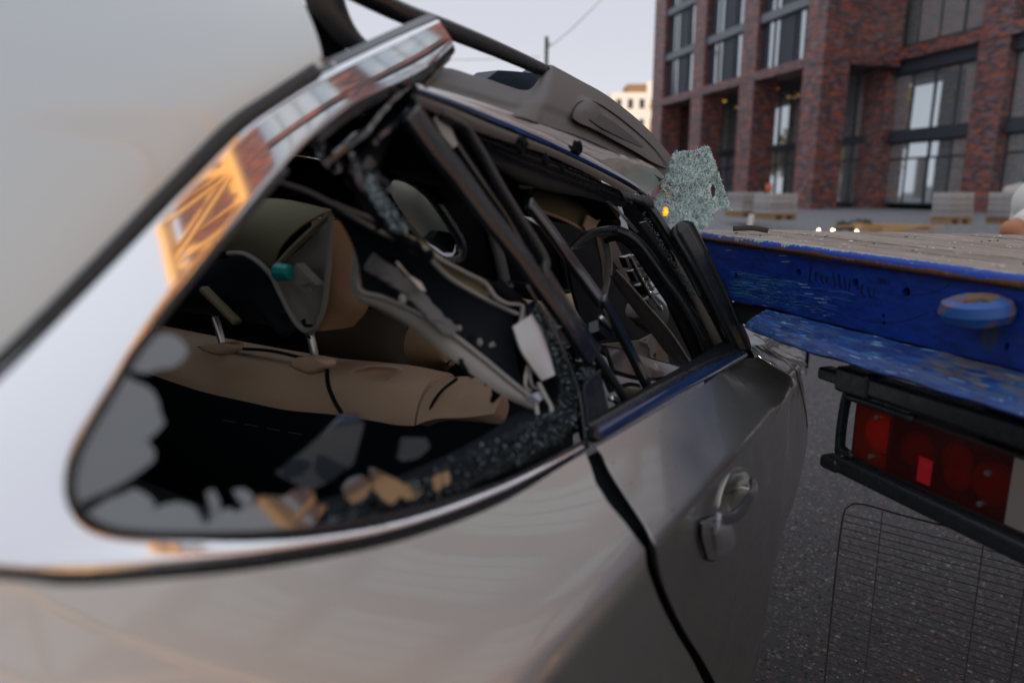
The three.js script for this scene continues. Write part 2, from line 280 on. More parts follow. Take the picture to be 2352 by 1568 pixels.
// each pane sits a little off true, as glazing does
function tip(g) { g.computeBoundingBox(); const c = g.boundingBox.getCenter(V(0, 0, 0)); g.translate(-c.x, -c.y, -c.z); g.rotateY(rr(-0.035, 0.035)); g.rotateX(rr(-0.012, 0.012)); g.rotateZ(rr(-0.012, 0.012)); g.translate(c.x, c.y, c.z); return g; }
{
  const b = thing('brick_building', fp(5, 4, 0.84), 'dark red brick building with tall piers and grey framed windows behind the truck', 'building');
  const PER = 4.7, top = 20.4;
  const brick = (name, list, label) => part(b, name, merge(list), brickM, label);
  // street front: corner pier, then three bays
  for (let k = 0; k < 4; k++) brick('pier', [fbox(k * PER, k * PER + 1.2 + (k === 3 ? 0.2 : 0), 0, 1.22, 0.5, 6.4)]);
  for (let k = 0; k < 4; k++) brick('pier', [fbox(k * PER, k * PER + 1.2 + (k === 3 ? 0.2 : 0), 0.001, 1.22, 6.78, top)]);
  brick('brick_band', [fbox(-0.02, 15.5, -0.03, 1.22, 6.4, 6.78)]);
  brick('wall', [fbox(-0.001, 0.3, 1.22, 3.6, 6.78, top)]);
  brick('brick_band', [fbox(-0.03, 0.3, 1.22, 3.6, 6.4, 6.8)]);
  part(b, 'ceiling', fbox(0.3, 15.3, 1.22, 3.6, 6.42, 6.6), std({ color: [0.07, 0.055, 0.045], roughness: 0.8 }));
  // windows of the upper floors: two leaves either side of a dark panel
  for (let k = 0; k < 3; k++) for (let f = 0; f < 5; f++) {
    const a0 = k * PER + 1.2, a1 = (k + 1) * PER, y0 = 6.78 + f * 2.4, y1 = y0 + 2.05;
    part(b, 'sill', fbox(a0, a1, 0.12, 0.6, y1, y1 + 0.35), sillM);
    const bars = [], w = a1 - a0, stops = [0, 0.26, 0.34, 0.63, 0.87, 1].map((t) => a0 + t * w);
    for (const a of [...stops, a0 + w * 0.13, a0 + w * 0.75]) bars.push(fbox(a - 0.04, a + 0.04, 0.28, 0.4, y0, y1));
    bars.push(fbox(a0 + 0.04, a1 - 0.04, 0.285, 0.395, y0, y0 + 0.07), fbox(a0 + 0.04, a1 - 0.04, 0.285, 0.395, y1 - 0.07, y1));
    const w0 = part(b, 'window', merge(bars), frameM);
    part(w0, 'panel', fbox(stops[2] + 0.04, stops[3] - 0.04, 0.3, 0.38, y0 + 0.07, y1 - 0.07), panelM);
    [[0, 1, glassM], [1, 2, panelM], [3, 4, glassM], [4, 5, panelM]].forEach(([i, j, m]) => part(w0, m === glassM ? 'pane' : 'panel', tip(fbox(stops[i] + 0.04, stops[j] - 0.04, 0.33, 0.35, y0 + 0.07, y1 - 0.07)), m));
  }
  // glazed wall at the back of the arcade
  for (let k = 0; k < 3; k++) {
    const a0 = k * PER + 1.35, a1 = (k + 1) * PER + 0.9, bars = [];
    for (let i = 0; i <= 5; i++) { const a = a0 + (a1 - a0) * i / 5; bars.push(fbox(a - 0.04, a + 0.04, 3.5, 3.62, 0.9, 6.42)); }
    bars.push(fbox(a0 + 0.04, a1 - 0.04, 3.505, 3.62, 3.5, 3.86), fbox(a0 + 0.04, a1 - 0.04, 3.505, 3.62, 0.9, 1.05), fbox(a0 + 0.04, a1 - 0.04, 3.505, 3.62, 2.8, 2.88));
    const w0 = part(b, 'window', merge(bars), frameM);
    for (let i = 0; i < 5; i++) for (const [y0, y1] of [[1.05, 2.8], [2.88, 3.5], [3.86, 6.42]]) part(w0, 'pane', tip(fbox(a0 + (a1 - a0) * i / 5 + 0.04, a0 + (a1 - a0) * (i + 1) / 5 - 0.04, 3.55, 3.57, y0, y1)), glassM);
  }
  for (let k = 0; k < 4; k++) brick('pier', [fbox(k * PER + 0.42, k * PER + 1.35, 3.4, 4.2, 0.5, 6.42)]);
  // lit ceiling lamps in the arcade
  for (let k = 1; k < 3; k++) for (let i = 0; i < 3; i++) part(b, 'ceiling_lamp', fbox(k * PER + 1.7 + i * 1.1, k * PER + 2.2 + i * 1.1, 2.0, 2.4, 6.34, 6.4), lampM);
  // set-back wing towards the right: band, piers, wide windows
  const J = 3.5;
  for (let k = 0; k < 5; k++) {
    const p1 = -3.7 - k * PER, p0 = p1 - 1.2, q = k ? p1 + PER - 1.2 : 0.62;
    brick('pier', [fbox(p0, p1, J, J + 1.1, 0.5, 6.62)]); brick('pier', [fbox(p0, p1, J, J + 1.1, 7.05, top)]);
    for (const [y0, y1, deep] of [[0.95, 3.46, 0.45], [3.86, 6.14, 0.4], [7.15, 9.4, 0.35], [9.8, 12, 0.35], [12.4, 14.6, 0.35], [15, 17.2, 0.35], [17.6, 19.8, 0.35]]) {
      const bars = [], n = 4, w = q - p1;
      for (let i = 0; i <= n; i++) { const a = p1 + w * i / n; bars.push(fbox(a - 0.035, a + 0.035, J + deep, J + deep + 0.1, y0, y1)); }
      bars.push(fbox(p1 + 0.035, q - 0.035, J + deep + 0.003, J + deep + 0.097, y0, y0 + 0.08), fbox(p1 + 0.035, q - 0.035, J + deep + 0.003, J + deep + 0.097, y1 - 0.08, y1));
      if (y0 < 2) bars.push(fbox(p1 + 0.035, q - 0.035, J + deep + 0.003, J + deep + 0.097, 2.75, 2.83));
      const w0 = part(b, 'window', merge(bars), frameM);
      for (let i = 0; i < n; i++) { const e0 = p1 + w * i / n + 0.035, e1 = p1 + w * (i + 1) / n - 0.035; if (y0 < 2) { part(w0, 'pane', tip(fbox(e0, e1, J + deep + 0.04, J + deep + 0.06, y0 + 0.08, 2.75)), glassM); part(w0, 'pane', tip(fbox(e0, e1, J + deep + 0.04, J + deep + 0.06, 2.83, y1 - 0.08)), glassM); } else part(w0, 'pane', tip(fbox(e0, e1, J + deep + 0.04, J + deep + 0.06, y0 + 0.08, y1 - 0.08)), glassM); }
    }
    part(b, 'spandrel', fbox(p1, q, J + 0.25, J + 0.6, 3.46, 3.86), panelM);
    part(b, 'spandrel', fbox(p1, q, J + 0.25, J + 0.6, 6.14, 6.62), panelM);
    brick('wall', [fbox(p1, q, J + 0.2, J + 0.6, 9.4, 9.8)]); brick('wall', [fbox(p1, q, J + 0.2, J + 0.6, 12, 12.4)]); for (const y of [14.6, 17.2, 19.8]) brick('wall', [fbox(p1, q, J + 0.2, J + 0.6, y, y > 19 ? top : y + 0.4)]);
  }
  brick('brick_band', [fbox(-26.9, 0, J - 0.03, J + 1.1, 6.62, 7.05)]);
  brick('pier', [fbox(0.62, 1.85, J + 0.02, J + 0.9, 0.5, 6.4)]);
  brick('end_wall', [fbox(-26.8, -23.7, J, J + 8, 0.5, 6.62), fbox(-26.8, -23.7, J, J + 8, 7.05, top)]);
  // the body of the building behind the glass
  part(b, 'core', fbox(-26.6, 15.3, 6.5, 16, 0.5, top), std({ color: [0.035, 0.035, 0.038], roughness: 0.9 }));
  part(b, 'floor_slab', merge([fbox(-26.6, 0, J + 0.65, 6.5, 3.55, 3.8), fbox(-26.6, 15.3, 4.25, 6.5, 6.5, 6.75), fbox(0.4, 15.3, 0.65, 4.2, 8.9, 9.1), fbox(-26.6, 15.3, 0.62 + J, 6.5, 9.5, 9.7), fbox(0.4, 15.3, 0.45, 6.5, top - 0.3, top - 0.05)]), std({ color: [0.12, 0.12, 0.12], roughness: 0.9 }));
  brick('gable', [fbox(15.3, 15.6, 0.05, 12, 0.5, top)]);
}
// ---------------------------------------------------------------- far sunlit house, pole and wires
{
  const at = Dz(1462, 300, 190), o = thing('house', at.clone().setY(0), 'distant pale house lit gold by the low sun', 'house');
  const bx = (x0, x1, y0, y1, z0 = 0, z1 = 12) => { const g = new THREE.BoxGeometry(x1 - x0, y1 - y0, z1 - z0); g.translate((x0 + x1) / 2 + at.x, (y0 + y1) / 2, at.z - (z0 + z1) / 2); return g; };
  const wallM = std({ color: [0.5, 0.56, 0.66], roughness: 0.9 });
  part(o, 'wall', bx(-7, 9, 0, 27), wallM); part(o, 'tower', bx(2.5, 5, 27, 30, 2, 6), wallM); part(o, 'roof', bx(-2.5, 2.2, 27, 29.2, 1, 9), std({ color: [0.2, 0.13, 0.08], roughness: 0.9 }));
  for (let j = 0; j < 5; j++) for (let i = 0; i < 5; i++) part(o, 'window', bx(-5.5 + i * 3, -4.1 + i * 3, 3 + j * 5, 5.4 + j * 5, -0.05, 0.1), paneDark);
  for (let i = 0; i < 3; i++) part(o, 'balcony', bx(3.2, 6.8, 11 + i * 6, 12.4 + i * 6, -1.4, 0), std({ color: [0.45, 0.28, 0.12], roughness: 0.8 }));
  const pb = Dz(1255, 160, 45), pole = thing('utility_pole', V(pb.x, 0, pb.z), 'thin dark utility pole rising behind the roof cover', 'pole');
  part(pole, 'shaft', tube([V(pb.x, 0, pb.z), V(pb.x, Dz(1255, 84, 45).y, pb.z)], 0.11, 4), std({ color: [0.05, 0.05, 0.045], roughness: 0.9 }));
  part(pole, 'insulator', tube([V(pb.x + 0.02, Dz(1255, 86, 45).y - 0.4, pb.z), V(pb.x + 0.25, Dz(1255, 86, 45).y - 0.35, pb.z)], 0.05, 3), M.dark);
  const wr = std({ color: [0.22, 0.22, 0.24], roughness: 0.8 });
  const wa = [Dz(1390, -10, 45), Dz(1320, 60, 45), Dz(1258, 112, 45)];
  solo('power_line', tube(wa, 0.022, 16, 6), wr, 'single thin wire climbing from the pole to the upper right', 'wire');
  solo('power_line', tube([Dz(900, 135, 45.3), Dz(1080, 137, 45.3), Dz(1240, 130, 45.3)], 0.016, 12, 6), wr, 'faint level wire under the roof rail', 'wire');
}
// ---------------------------------------------------------------- outside the frame: an unseen block added to keep the sun off the street, and the sunlit crane mast that the chrome mirrors
{
  const o = thing('apartment_block', V(-41, 0, 66), 'long plastered block, unseen, added behind the camera to shade the street', 'building');
  const bx = (x0, x1, y0, y1, z0, z1) => { const g = new THREE.BoxGeometry(x1 - x0, y1 - y0, z1 - z0); g.translate((x0 + x1) / 2, (y0 + y1) / 2, (z0 + z1) / 2); return g; };
  part(o, 'wall', bx(-60, -22, 0, 20, 60, 72), std({ color: [0.32, 0.3, 0.28], roughness: 0.9 }));
  part(o, 'roof', bx(-60.4, -21.6, 20.002, 20.5, 59.6, 72.4), std({ color: [0.1, 0.09, 0.09], roughness: 0.9 }));
  for (let j = 0; j < 5; j++) for (let i = 0; i < 8; i++) part(o, 'window', bx(-58 + i * 4.4, -56 + i * 4.4, 2 + j * 3.5, 4 + j * 3.5, 59.9, 60.02), paneDark);
  const c = V(15.6, 0, -3.6), m = thing('crane_mast', c, 'yellow lattice crane mast, sunlit, mirrored in the chrome window trim', 'crane');
  const yel = std({ color: [0.8, 0.5, 0.2], roughness: 0.5 }), r = 1.65, a0 = 0.6, cn = (k, y) => V(c.x + r * Math.cos(a0 + k * Math.PI / 2), y, c.z + r * Math.sin(a0 + k * Math.PI / 2));
  for (let k = 0; k < 4; k++) part(m, 'post', tube([cn(k, 0), cn(k, 46)], 0.17, 3, 8), yel);
  const lat = []; for (let s = 0; s < 23; s++) for (let k = 0; k < 4; k++) { lat.push(tube([s % 2 ? cn(k, s * 2) : cn(k + 1, s * 2), s % 2 ? cn(k + 1, s * 2 + 2) : cn(k, s * 2 + 2)], 0.11, 3, 6), tube([cn(k, s * 2), cn(k + 1, s * 2)], 0.09, 3, 6)); }
  part(m, 'bracing', merge(lat), yel);
  // an unseen ochre building, added for the warm horizon line in trim and glass
  { const h = thing('added_ochre_building', V(48, 0, 8), 'unseen ochre building added off the right edge for its warm reflection in the lower window trim', 'building');
    part(h, 'wall', bx(46, 58, 0, 13, -14, 46), std({ color: [0.8, 0.6, 0.34], roughness: 0.9 }));
    part(h, 'roof', bx(45.6, 58.4, 13.002, 13.6, -14.4, 46.4), std({ color: [0.25, 0.12, 0.08], roughness: 0.9 }));
    for (let j = 0; j < 4; j++) for (let i = 0; i < 16; i++) part(h, 'window', bx(45.94, 46.2, 1.4 + j * 3, 3 + j * 3, -12 + i * 3.6, -10.6 + i * 3.6), paneDark); }
  { const h = thing('apartment_block', V(-30, 0, -48), 'dark plastered block across the street off the left edge, mirrored in the wide windows', 'building');
    part(h, 'wall', bx(-36, -24, 0, 14, -52.3, -38), std({ color: [0.16, 0.13, 0.12], roughness: 0.9 }));
    part(h, 'roof', bx(-36.3, -23.7, 14.002, 14.5, -52.6, -37.7), std({ color: [0.1, 0.09, 0.09], roughness: 0.9 }));
    for (let j = 0; j < 3; j++) for (let i = 0; i < 5; i++) part(h, 'window', bx(-24.1, -23.94, 1.6 + j * 3.4, 3.4 + j * 3.4, -51.4 + i * 2.8, -49.8 + i * 2.8), paneDark); }
  // unseen golden trees, added for their reflection in the arcade glass
  const leafM = [[0.36, 0.26, 0.05], [0.42, 0.28, 0.06], [0.28, 0.22, 0.05]].map((k) => std({ color: k, roughness: 0.9 })), barkM = std({ color: [0.1, 0.07, 0.05], roughness: 0.9 });
  [[-30, 70], [-38, 78], [-24, 63], [-46, 82], [-34, 75], [-27, 67], [-42, 86], [-20, 60]].forEach(([x, f], i) => {
    const t = thing('added_tree', V(x, 0, -f), 'unseen golden tree added for its reflection off the left edge, ' + ['nearest but two', 'farthest but two', 'nearest but one', 'farthest but one', 'fifth from the road', 'fourth from the road', 'farthest of all', 'nearest of all'][i] + ' in the mirrored row', 'tree', 'trees added for reflection');
    part(t, 'trunk', sweep([V(x, 0, -f), V(x + 0.1, 2.5, -f), V(x, 5, -f + 0.2)], { n: 10, w: (q) => 0.5 - 0.25 * q, h: (q) => 0.5 - 0.25 * q, q: 1, up: V(0, 0, 1) }), barkM);
    const l = []; for (let k = 0; k < 900; k++) { const a = rr(0, 6.28), e = Math.acos(rr(-0.8, 1)), rad = 4.2 * Math.cbrt(rr(0.2, 1)) * (1 + 0.5 * noise.noise(Math.cos(a) * 2, e * 2, i)); const g = new THREE.PlaneGeometry(rr(0.3, 0.8), rr(0.3, 0.8)); g.rotateX(rr(0, 6)); g.rotateY(rr(0, 6)); g.translate(x + rad * Math.sin(e) * Math.cos(a), 7 + rad * Math.cos(e), -f + rad * Math.sin(e) * Math.sin(a)); l.push(g); }
    part(t, 'crown', merge(l), leafM[i % 3]);
  });
  part(m, 'base', bx(c.x - 1.6, c.x + 1.6, 0, 0.6, c.z - 1.6, c.z + 1.6), std({ color: [0.3, 0.3, 0.3], roughness: 0.9 }));
}
// ---------------------------------------------------------------- things on the forecourt
{
  const stoneMs = [0.52, 0.6, 0.68].map((g) => std({ color: [g, g * 0.96, g * 0.93], roughness: 0.9, map: patchC }));
  const wood = std({ color: [0.28, 0.17, 0.08], roughness: 0.85 });
  // a pallet of paving stones: layers of slabs on a timber pallet
  function pallet(at, w, d, layers, lh, turn, label, cols) {
    const o = thing('paver_pallet', V(0, 0, 0), label, 'pallet of stones', 'pallets of paving stones on the forecourt');
    const tim = []; for (const x of [-0.4, 0, 0.4]) { const g = new THREE.BoxGeometry(0.1, 0.1, d); g.translate(x * w, 0.05, 0); tim.push(g); }
    for (let i = 0; i < 5; i++) { const g = new THREE.BoxGeometry(w, 0.03, d * 0.15); g.translate(0, 0.117, (i - 2) * d * 0.21); tim.push(g); }
    part(o, 'wooden_pallet', merge(tim), wood);
    for (let l = 0; l < layers; l++) for (let c = 0; c < cols; c++) { const g = new RoundedBoxGeometry(w / cols - 0.012, lh - 0.008, d * rr(0.94, 1), 1, 0.008); g.translate((c + 0.5) * w / cols - w / 2 + rr(-0.01, 0.01), 0.137 + (l + 0.5) * lh, rr(-0.02, 0.02)); part(o, 'paving_stone', g, stoneMs[Math.floor(rnd() * 3)]); }
    o.position.copy(at); o.rotation.y = turn; return o;
  }
  const ps = (px, py, f) => Dz(px, py, f);
  pallet(ps(1778, 504, 17), 0.7, 0.8, 4, 0.12, 0.25, 'low pallet of grey stones beside the shattered glass, right of its pair', 1);
  pallet(ps(1708, 498, 18.5), 0.62, 0.8, 4, 0.125, 0.25, 'pallet of grey stones half hidden behind the shattered glass', 2);
  pallet(ps(2184, 514, 15), 0.56, 0.55, 4, 0.13, 0.1, 'block of pale paving stones standing before the wide window', 1);
  pallet(ps(2325, 514, 15), 0.76, 0.6, 4, 0.13, 0.1, 'pale paving stones with a sack on top, right edge of picture', 1);
  const sk = ps(2345, 444, 14.9), sack = new THREE.SphereGeometry(0.3, 20, 14); { const p = sack.attributes.position; for (let i = 0; i < p.count; i++) { const k = 1 + 0.3 * fbm(p.getX(i) * 5, p.getY(i) * 5, p.getZ(i) * 5); p.setXYZ(i, p.getX(i) * k * 1.1, p.getY(i) * k * 0.62, p.getZ(i) * k); } sack.computeVertexNormals(); }
  sack.translate(sk.x, sk.y + 0.02, sk.z); solo('sack', sack, std({ color: [0.42, 0.39, 0.36], roughness: 0.95 }), 'crumpled pale sack lying on the rightmost stone pallet', 'sack');
  // boards
  const o = thing('timber_heap', ps(2040, 530, 13), 'ochre heap of loose boards behind the truck deck', 'boards');
  const c = ps(2040, 528, 13), ochre = [[0.42, 0.26, 0.11], [0.36, 0.21, 0.09], [0.47, 0.31, 0.15]].map((k) => std({ color: k, roughness: 0.85 }));
  for (let i = 0; i < 16; i++) { const g = new THREE.BoxGeometry(rr(0.7, 1.25), 0.03, rr(0.08, 0.16)); g.rotateY(rr(-0.5, 0.5)); g.rotateZ(rr(-0.08, 0.08)); const e = rr(-0.35, 0.35); g.translate(c.x + e * 1.1, c.y - 0.03 + 0.1 * (1 - Math.abs(e) * 2) * rnd() + i * 0.006, c.z + rr(-0.3, 0.3)); part(o, 'board', g, ochre[i % 3]); }
  // three round lamps, lit
  const bulb = std({ color: [0.9, 0.8, 0.6], emissive: new THREE.Color(1, 0.82, 0.55), emissiveIntensity: 1.0 });
  [[1881, 528], [1913, 529], [1968, 531]].forEach(([px, py], i) => {
    const p = ps(px, py, 12), l = thing('work_lamp', p.clone(), ['leftmost of three round warm lamps just above the deck edge', 'middle of three round warm lamps just above the deck edge', 'round warm lamp in front of the ochre boards'][i], 'lamp', 'warm lamps behind the deck');
    part(l, 'bulb', new THREE.SphereGeometry(0.024, 12, 8).translate(p.x, p.y, p.z), bulb);
    part(l, 'stand', tube([p.clone().add(V(0, -0.05, 0)), p.clone().setY(0.3)], 0.02, 3, 6), M.dark);
    const pl = new THREE.PointLight(new THREE.Color(1, 0.82, 0.55), 0.25); pl.castShadow = true; pl.position.set(0, 0, 0.08); l.add(pl); pl.name = 'glow';
  });
  // marker post and white stake
  const mp = ps(1764, 466, 20), post = thing('marker_post', V(mp.x, 0.6, mp.z), 'slim post with an orange red top by the glass sheet', 'post');
  part(post, 'shaft', tube([V(mp.x, 0.6, mp.z), V(mp.x, ps(1764, 440, 20).y, mp.z)], 0.05, 3, 8), std({ color: [0.25, 0.25, 0.25], roughness: 0.7 }));
  part(post, 'top', tube([V(mp.x, ps(1764, 440, 20).y, mp.z), V(mp.x, ps(1764, 423, 20).y, mp.z)], 0.09, 3, 10), std({ color: [0.6, 0.14, 0.05], roughness: 0.5 }));
  const st = ps(1722, 524, 12); solo('stake', sweep([st, ps(1727, 492, 12)], { n: 4, w: 0.09, h: 0.03, up: V(0, 0, 1) }), M.white, 'short white stake standing before the stone pallets', 'stake');
  const weeds = []; for (let i = 0; i < 160; i++) { const q = rnd() < 0.5 ? ps(1945 + rr(-22, 22), 517 + rr(-6, 8), 14 + rr(-0.3, 0.3)) : ps(1980 + rr(-20, 20), 512 + rr(-5, 8), 15 + rr(-0.3, 0.3)); const g = new THREE.TetrahedronGeometry(rr(0.03, 0.09)); g.rotateX(rr(0, 6)); g.rotateZ(rr(0, 6)); g.translate(q.x, q.y, q.z); weeds.push(g); }
  solo('rubble', merge(weeds), std({ color: [0.06, 0.07, 0.07], roughness: 0.9 }), 'dark loose rubble on the forecourt beside the boards', 'rubble', null, 'stuff');
}
// ---------------------------------------------------------------- flatbed truck (its rear end faces the car)
const AZT = THREE.MathUtils.degToRad(-18.3), TE = V(-Math.sin(AZT), 0, Math.cos(AZT)), TW = V(-Math.cos(AZT), 0, -Math.sin(AZT)), TG = TW.clone().negate();   // along the rear beam (nearer), out of the rear, along the truck
TW.set(-Math.cos(AZT), 0, -Math.sin(AZT)); 
const TQ = V(0.4992, 0, -1.85);
const tp = (s, w, y) => TQ.clone().addScaledVector(TE, s).addScaledVector(TW, w).setY(y);
const tbox = (s0, s1, w0, w1, y0, y1, r = 0) => { const g = r ? new RoundedBoxGeometry(s1 - s0, y1 - y0, w1 - w0, 2, r) : new THREE.BoxGeometry(s1 - s0, y1 - y0, w1 - w0); g.translate((s0 + s1) / 2, (y0 + y1) / 2, (w0 + w1) / 2); const q = g.index ? g.toNonIndexed() : g; boxUV(q); q.applyMatrix4(new THREE.Matrix4().makeBasis(TE, UP, TE.clone().cross(UP)).setPosition(TQ)); return q; };
// (third axis TE x UP points out of the rear: checked below)
function paintTex(w, h, draw) {
  const cv = document.createElement('canvas'); cv.width = w; cv.height = h; const c = cv.getContext('2d'); draw(c, w, h);
  const t = new THREE.CanvasTexture(cv); t.colorSpace = THREE.SRGBColorSpace; t.wrapS = t.wrapT = THREE.ClampToEdgeWrapping; t.magFilter = THREE.LinearFilter; t.anisotropy = 8; return t;
}
const stroke = (c, col, lw, pts) => { c.strokeStyle = col; c.lineWidth = lw; c.lineCap = 'round'; c.beginPath(); pts.forEach((p, i) => i ? c.lineTo(...p) : c.moveTo(...p)); c.stroke(); };
const WEB = { s0: -0.1, s1: 1.9, y0: 1.13, y1: 1.28 };
const webC = paintTex(2048, 512, (c, w, h) => {
  const X = (s) => (s - WEB.s0) / (WEB.s1 - WEB.s0) * w, Y = (y) => (WEB.y1 - y) / (WEB.y1 - WEB.y0) * h;
  c.fillStyle = 'rgb(4,46,138)'; c.fillRect(0, 0, w, h);
  for (let i = 0; i < 2600; i++) { const k = rnd(); c.fillStyle = k < 0.5 ? `rgba(0,22,80,${rr(0.05, 0.3)})` : k < 0.85 ? `rgba(6,62,170,${rr(0.05, 0.25)})` : `rgba(10,70,120,${rr(0.05, 0.25)})`; c.beginPath(); c.ellipse(rnd() * w, rnd() * h, rr(3, 46), rr(2, 18), rr(0, 3), 0, 7); c.fill(); }
  // teal and dark rubbed patch by the car
  for (let i = 0; i < 500; i++) { const s = 0.13 + Math.pow(rnd(), 1.4) * 0.34 * (rnd() < 0.5 ? 1 : 0.6), y = 1.15 + rnd() * 0.06; const a = rr(-0.35, -0.05); c.strokeStyle = ['rgba(34,120,160,.5)', 'rgba(6,20,60,.6)', 'rgba(130,180,195,.5)', 'rgba(8,34,90,.6)', 'rgba(20,90,180,.5)'][Math.floor(rnd() * 5)]; c.lineWidth = rr(0.8, 4); c.beginPath(); c.moveTo(X(s), Y(y)); c.quadraticCurveTo(X(s) + 30, Y(y) - 22, X(s) + rr(30, 90), Y(y) + a * 40); c.stroke(); }
  // white chips
  for (let i = 0; i < 60; i++) { const s = rr(0.2, 0.47), y = 1.165 + (rnd() - 0.4) * 0.05; c.fillStyle = `rgba(150,165,185,${rr(0.35, 0.8)})`; c.save(); c.translate(X(s), Y(y)); c.rotate(-0.2); c.fillRect(0, 0, rr(4, 22), rr(1.5, 5)); c.restore(); }
  for (const [s, y] of [[0.32, 1.265], [0.33, 1.253], [0.39, 1.21], [0.4, 1.205], [0.41, 1.192], [0.44, 1.187], [0.45, 1.18], [0.12, 1.262]]) { c.fillStyle = 'rgba(150,168,190,.85)'; c.save(); c.translate(X(s), Y(y)); c.rotate(-0.3); c.fillRect(-14, -3, 28, 6); c.restore(); }
  for (let i = 0; i < 420; i++) { const x = rnd() * w, y = rnd() * h, k = rnd(); c.strokeStyle = k < 0.4 ? `rgba(0,10,46,${rr(0.2, 0.6)})` : k < 0.7 ? `rgba(96,124,164,${rr(0.15, 0.5)})` : `rgba(104,74,54,${rr(0.2, 0.6)})`; c.lineWidth = rr(0.6, 2.4); c.beginPath(); c.moveTo(x, y); c.lineTo(x + rr(-40, 60), y + rr(-14, 14)); c.stroke(); }
  for (let i = 0; i < 90; i++) { const x = rnd() * w; c.fillStyle = `rgba(94,62,42,${rr(0.08, 0.3)})`; c.fillRect(x, 0, rr(2, 9), rr(14, 120)); }
  // dark scrawl and scuff arcs
  for (let i = 0; i < 12; i++) { const s = 0.41 + i * 0.0155, b = 1.238 - i * 0.0012; stroke(c, 'rgba(3,8,30,.75)', rr(3, 6), [[X(s), Y(b + rr(-0.004, 0.012))], [X(s + rr(-0.004, 0.01)), Y(b - rr(0.006, 0.02))], [X(s + rr(0.002, 0.014)), Y(b - rr(-0.006, 0.022))]]); }
  for (let i = 0; i < 22; i++) stroke(c, 'rgba(3,8,30,.5)', 2.5, [[X(0.58 + rnd() * 0.035), Y(1.235 + rnd() * 0.012)], [X(0.58 + rnd() * 0.035), Y(1.235 + rnd() * 0.012)]]);
  c.strokeStyle = 'rgba(4,10,40,.7)'; c.lineWidth = 4; c.beginPath(); c.arc(X(0.59), Y(1.262), 150, 0.1, 1.5); c.stroke();
  c.beginPath(); c.moveTo(X(0.53), Y(1.165)); c.quadraticCurveTo(X(0.62), Y(1.148), X(0.7), Y(1.2)); c.stroke();
  // rust run under the ring, rust specks
  for (let i = 0; i < 40; i++) { c.fillStyle = `rgba(96,70,50,${rr(0.05, 0.16)})`; c.fillRect(X(0.795) + rr(0, 34), Y(1.2) + rr(-4, 30), rr(2, 8), rr(60, 170)); }
  for (let i = 0; i < 260; i++) { c.fillStyle = `rgba(${rr(90, 130)},${rr(60, 80)},48,${rr(0.15, 0.6)})`; c.beginPath(); c.arc(rnd() * w, rnd() * h, Math.pow(rnd(), 3) * 5 + 0.6, 0, 7); c.fill(); }
  for (let i = 0; i < 50; i++) { c.fillStyle = `rgba(86,52,34,${rr(0.3, 0.8)})`; c.fillRect(rnd() * w, rnd() < 0.5 ? h - rr(2, 14) : 0, rr(10, 60), rr(4, 14)); }
  stroke(c, 'rgba(150,175,200,.8)', 7, [[X(0.868), Y(1.274)], [X(0.87), Y(1.252)]]);
});
const edgeC = paintTex(2048, 128, (c, w, h) => {          // rounded upper edge: chipped blue over bare metal, rust below
  c.fillStyle = 'rgb(8,62,168)'; c.fillRect(0, 0, w, h);
  for (let i = 0; i < w; i += 2) { const n = 0.5 + 0.9 * fbm(i * 0.012, 3, 1) + 0.35 * noise.noise(i * 0.09, 1, 5); const d = h * 0.85 * Math.max(0, n) * (0.7 + 0.3 * Math.sin(i * 0.004)); c.fillStyle = `rgb(${150 + rr(-25, 25)},${158 + rr(-25, 25)},${165 + rr(-20, 20)})`; c.fillRect(i, 0, 2, d); if (rnd() < 0.12) { c.fillStyle = 'rgba(110,84,62,.8)'; c.fillRect(i, d - 3, rr(2, 8), 4); } }
  for (let i = 0; i < w; i += 2) { const d = h * (0.3 + 0.22 * Math.max(0, fbm(i * 0.01, 9, 2) + 0.35)); c.fillStyle = `rgb(${98 + rr(-22, 26)},${66 + rr(-16, 18)},${46 + rr(-12, 14)})`; c.fillRect(i, h - d, 2, d); }
  for (let i = 0; i < 260; i++) { c.fillStyle = rnd() < 0.6 ? `rgba(160,170,180,${rr(0.3, 0.9)})` : `rgba(100,66,44,${rr(0.3, 0.9)})`; c.beginPath(); c.ellipse(rnd() * w, rnd() * h, rr(1, 9), rr(0.8, 3), rr(-0.4, 0.4), 0, 7); c.fill(); }
  for (let i = 0; i < 16; i++) stroke(c, 'rgba(104,64,44,.9)', rr(2, 5), [[rr(0.05, 0.22) * w, rr(0, 1) * h], [rr(0.05, 0.24) * w, rr(0, 1) * h]]);
});
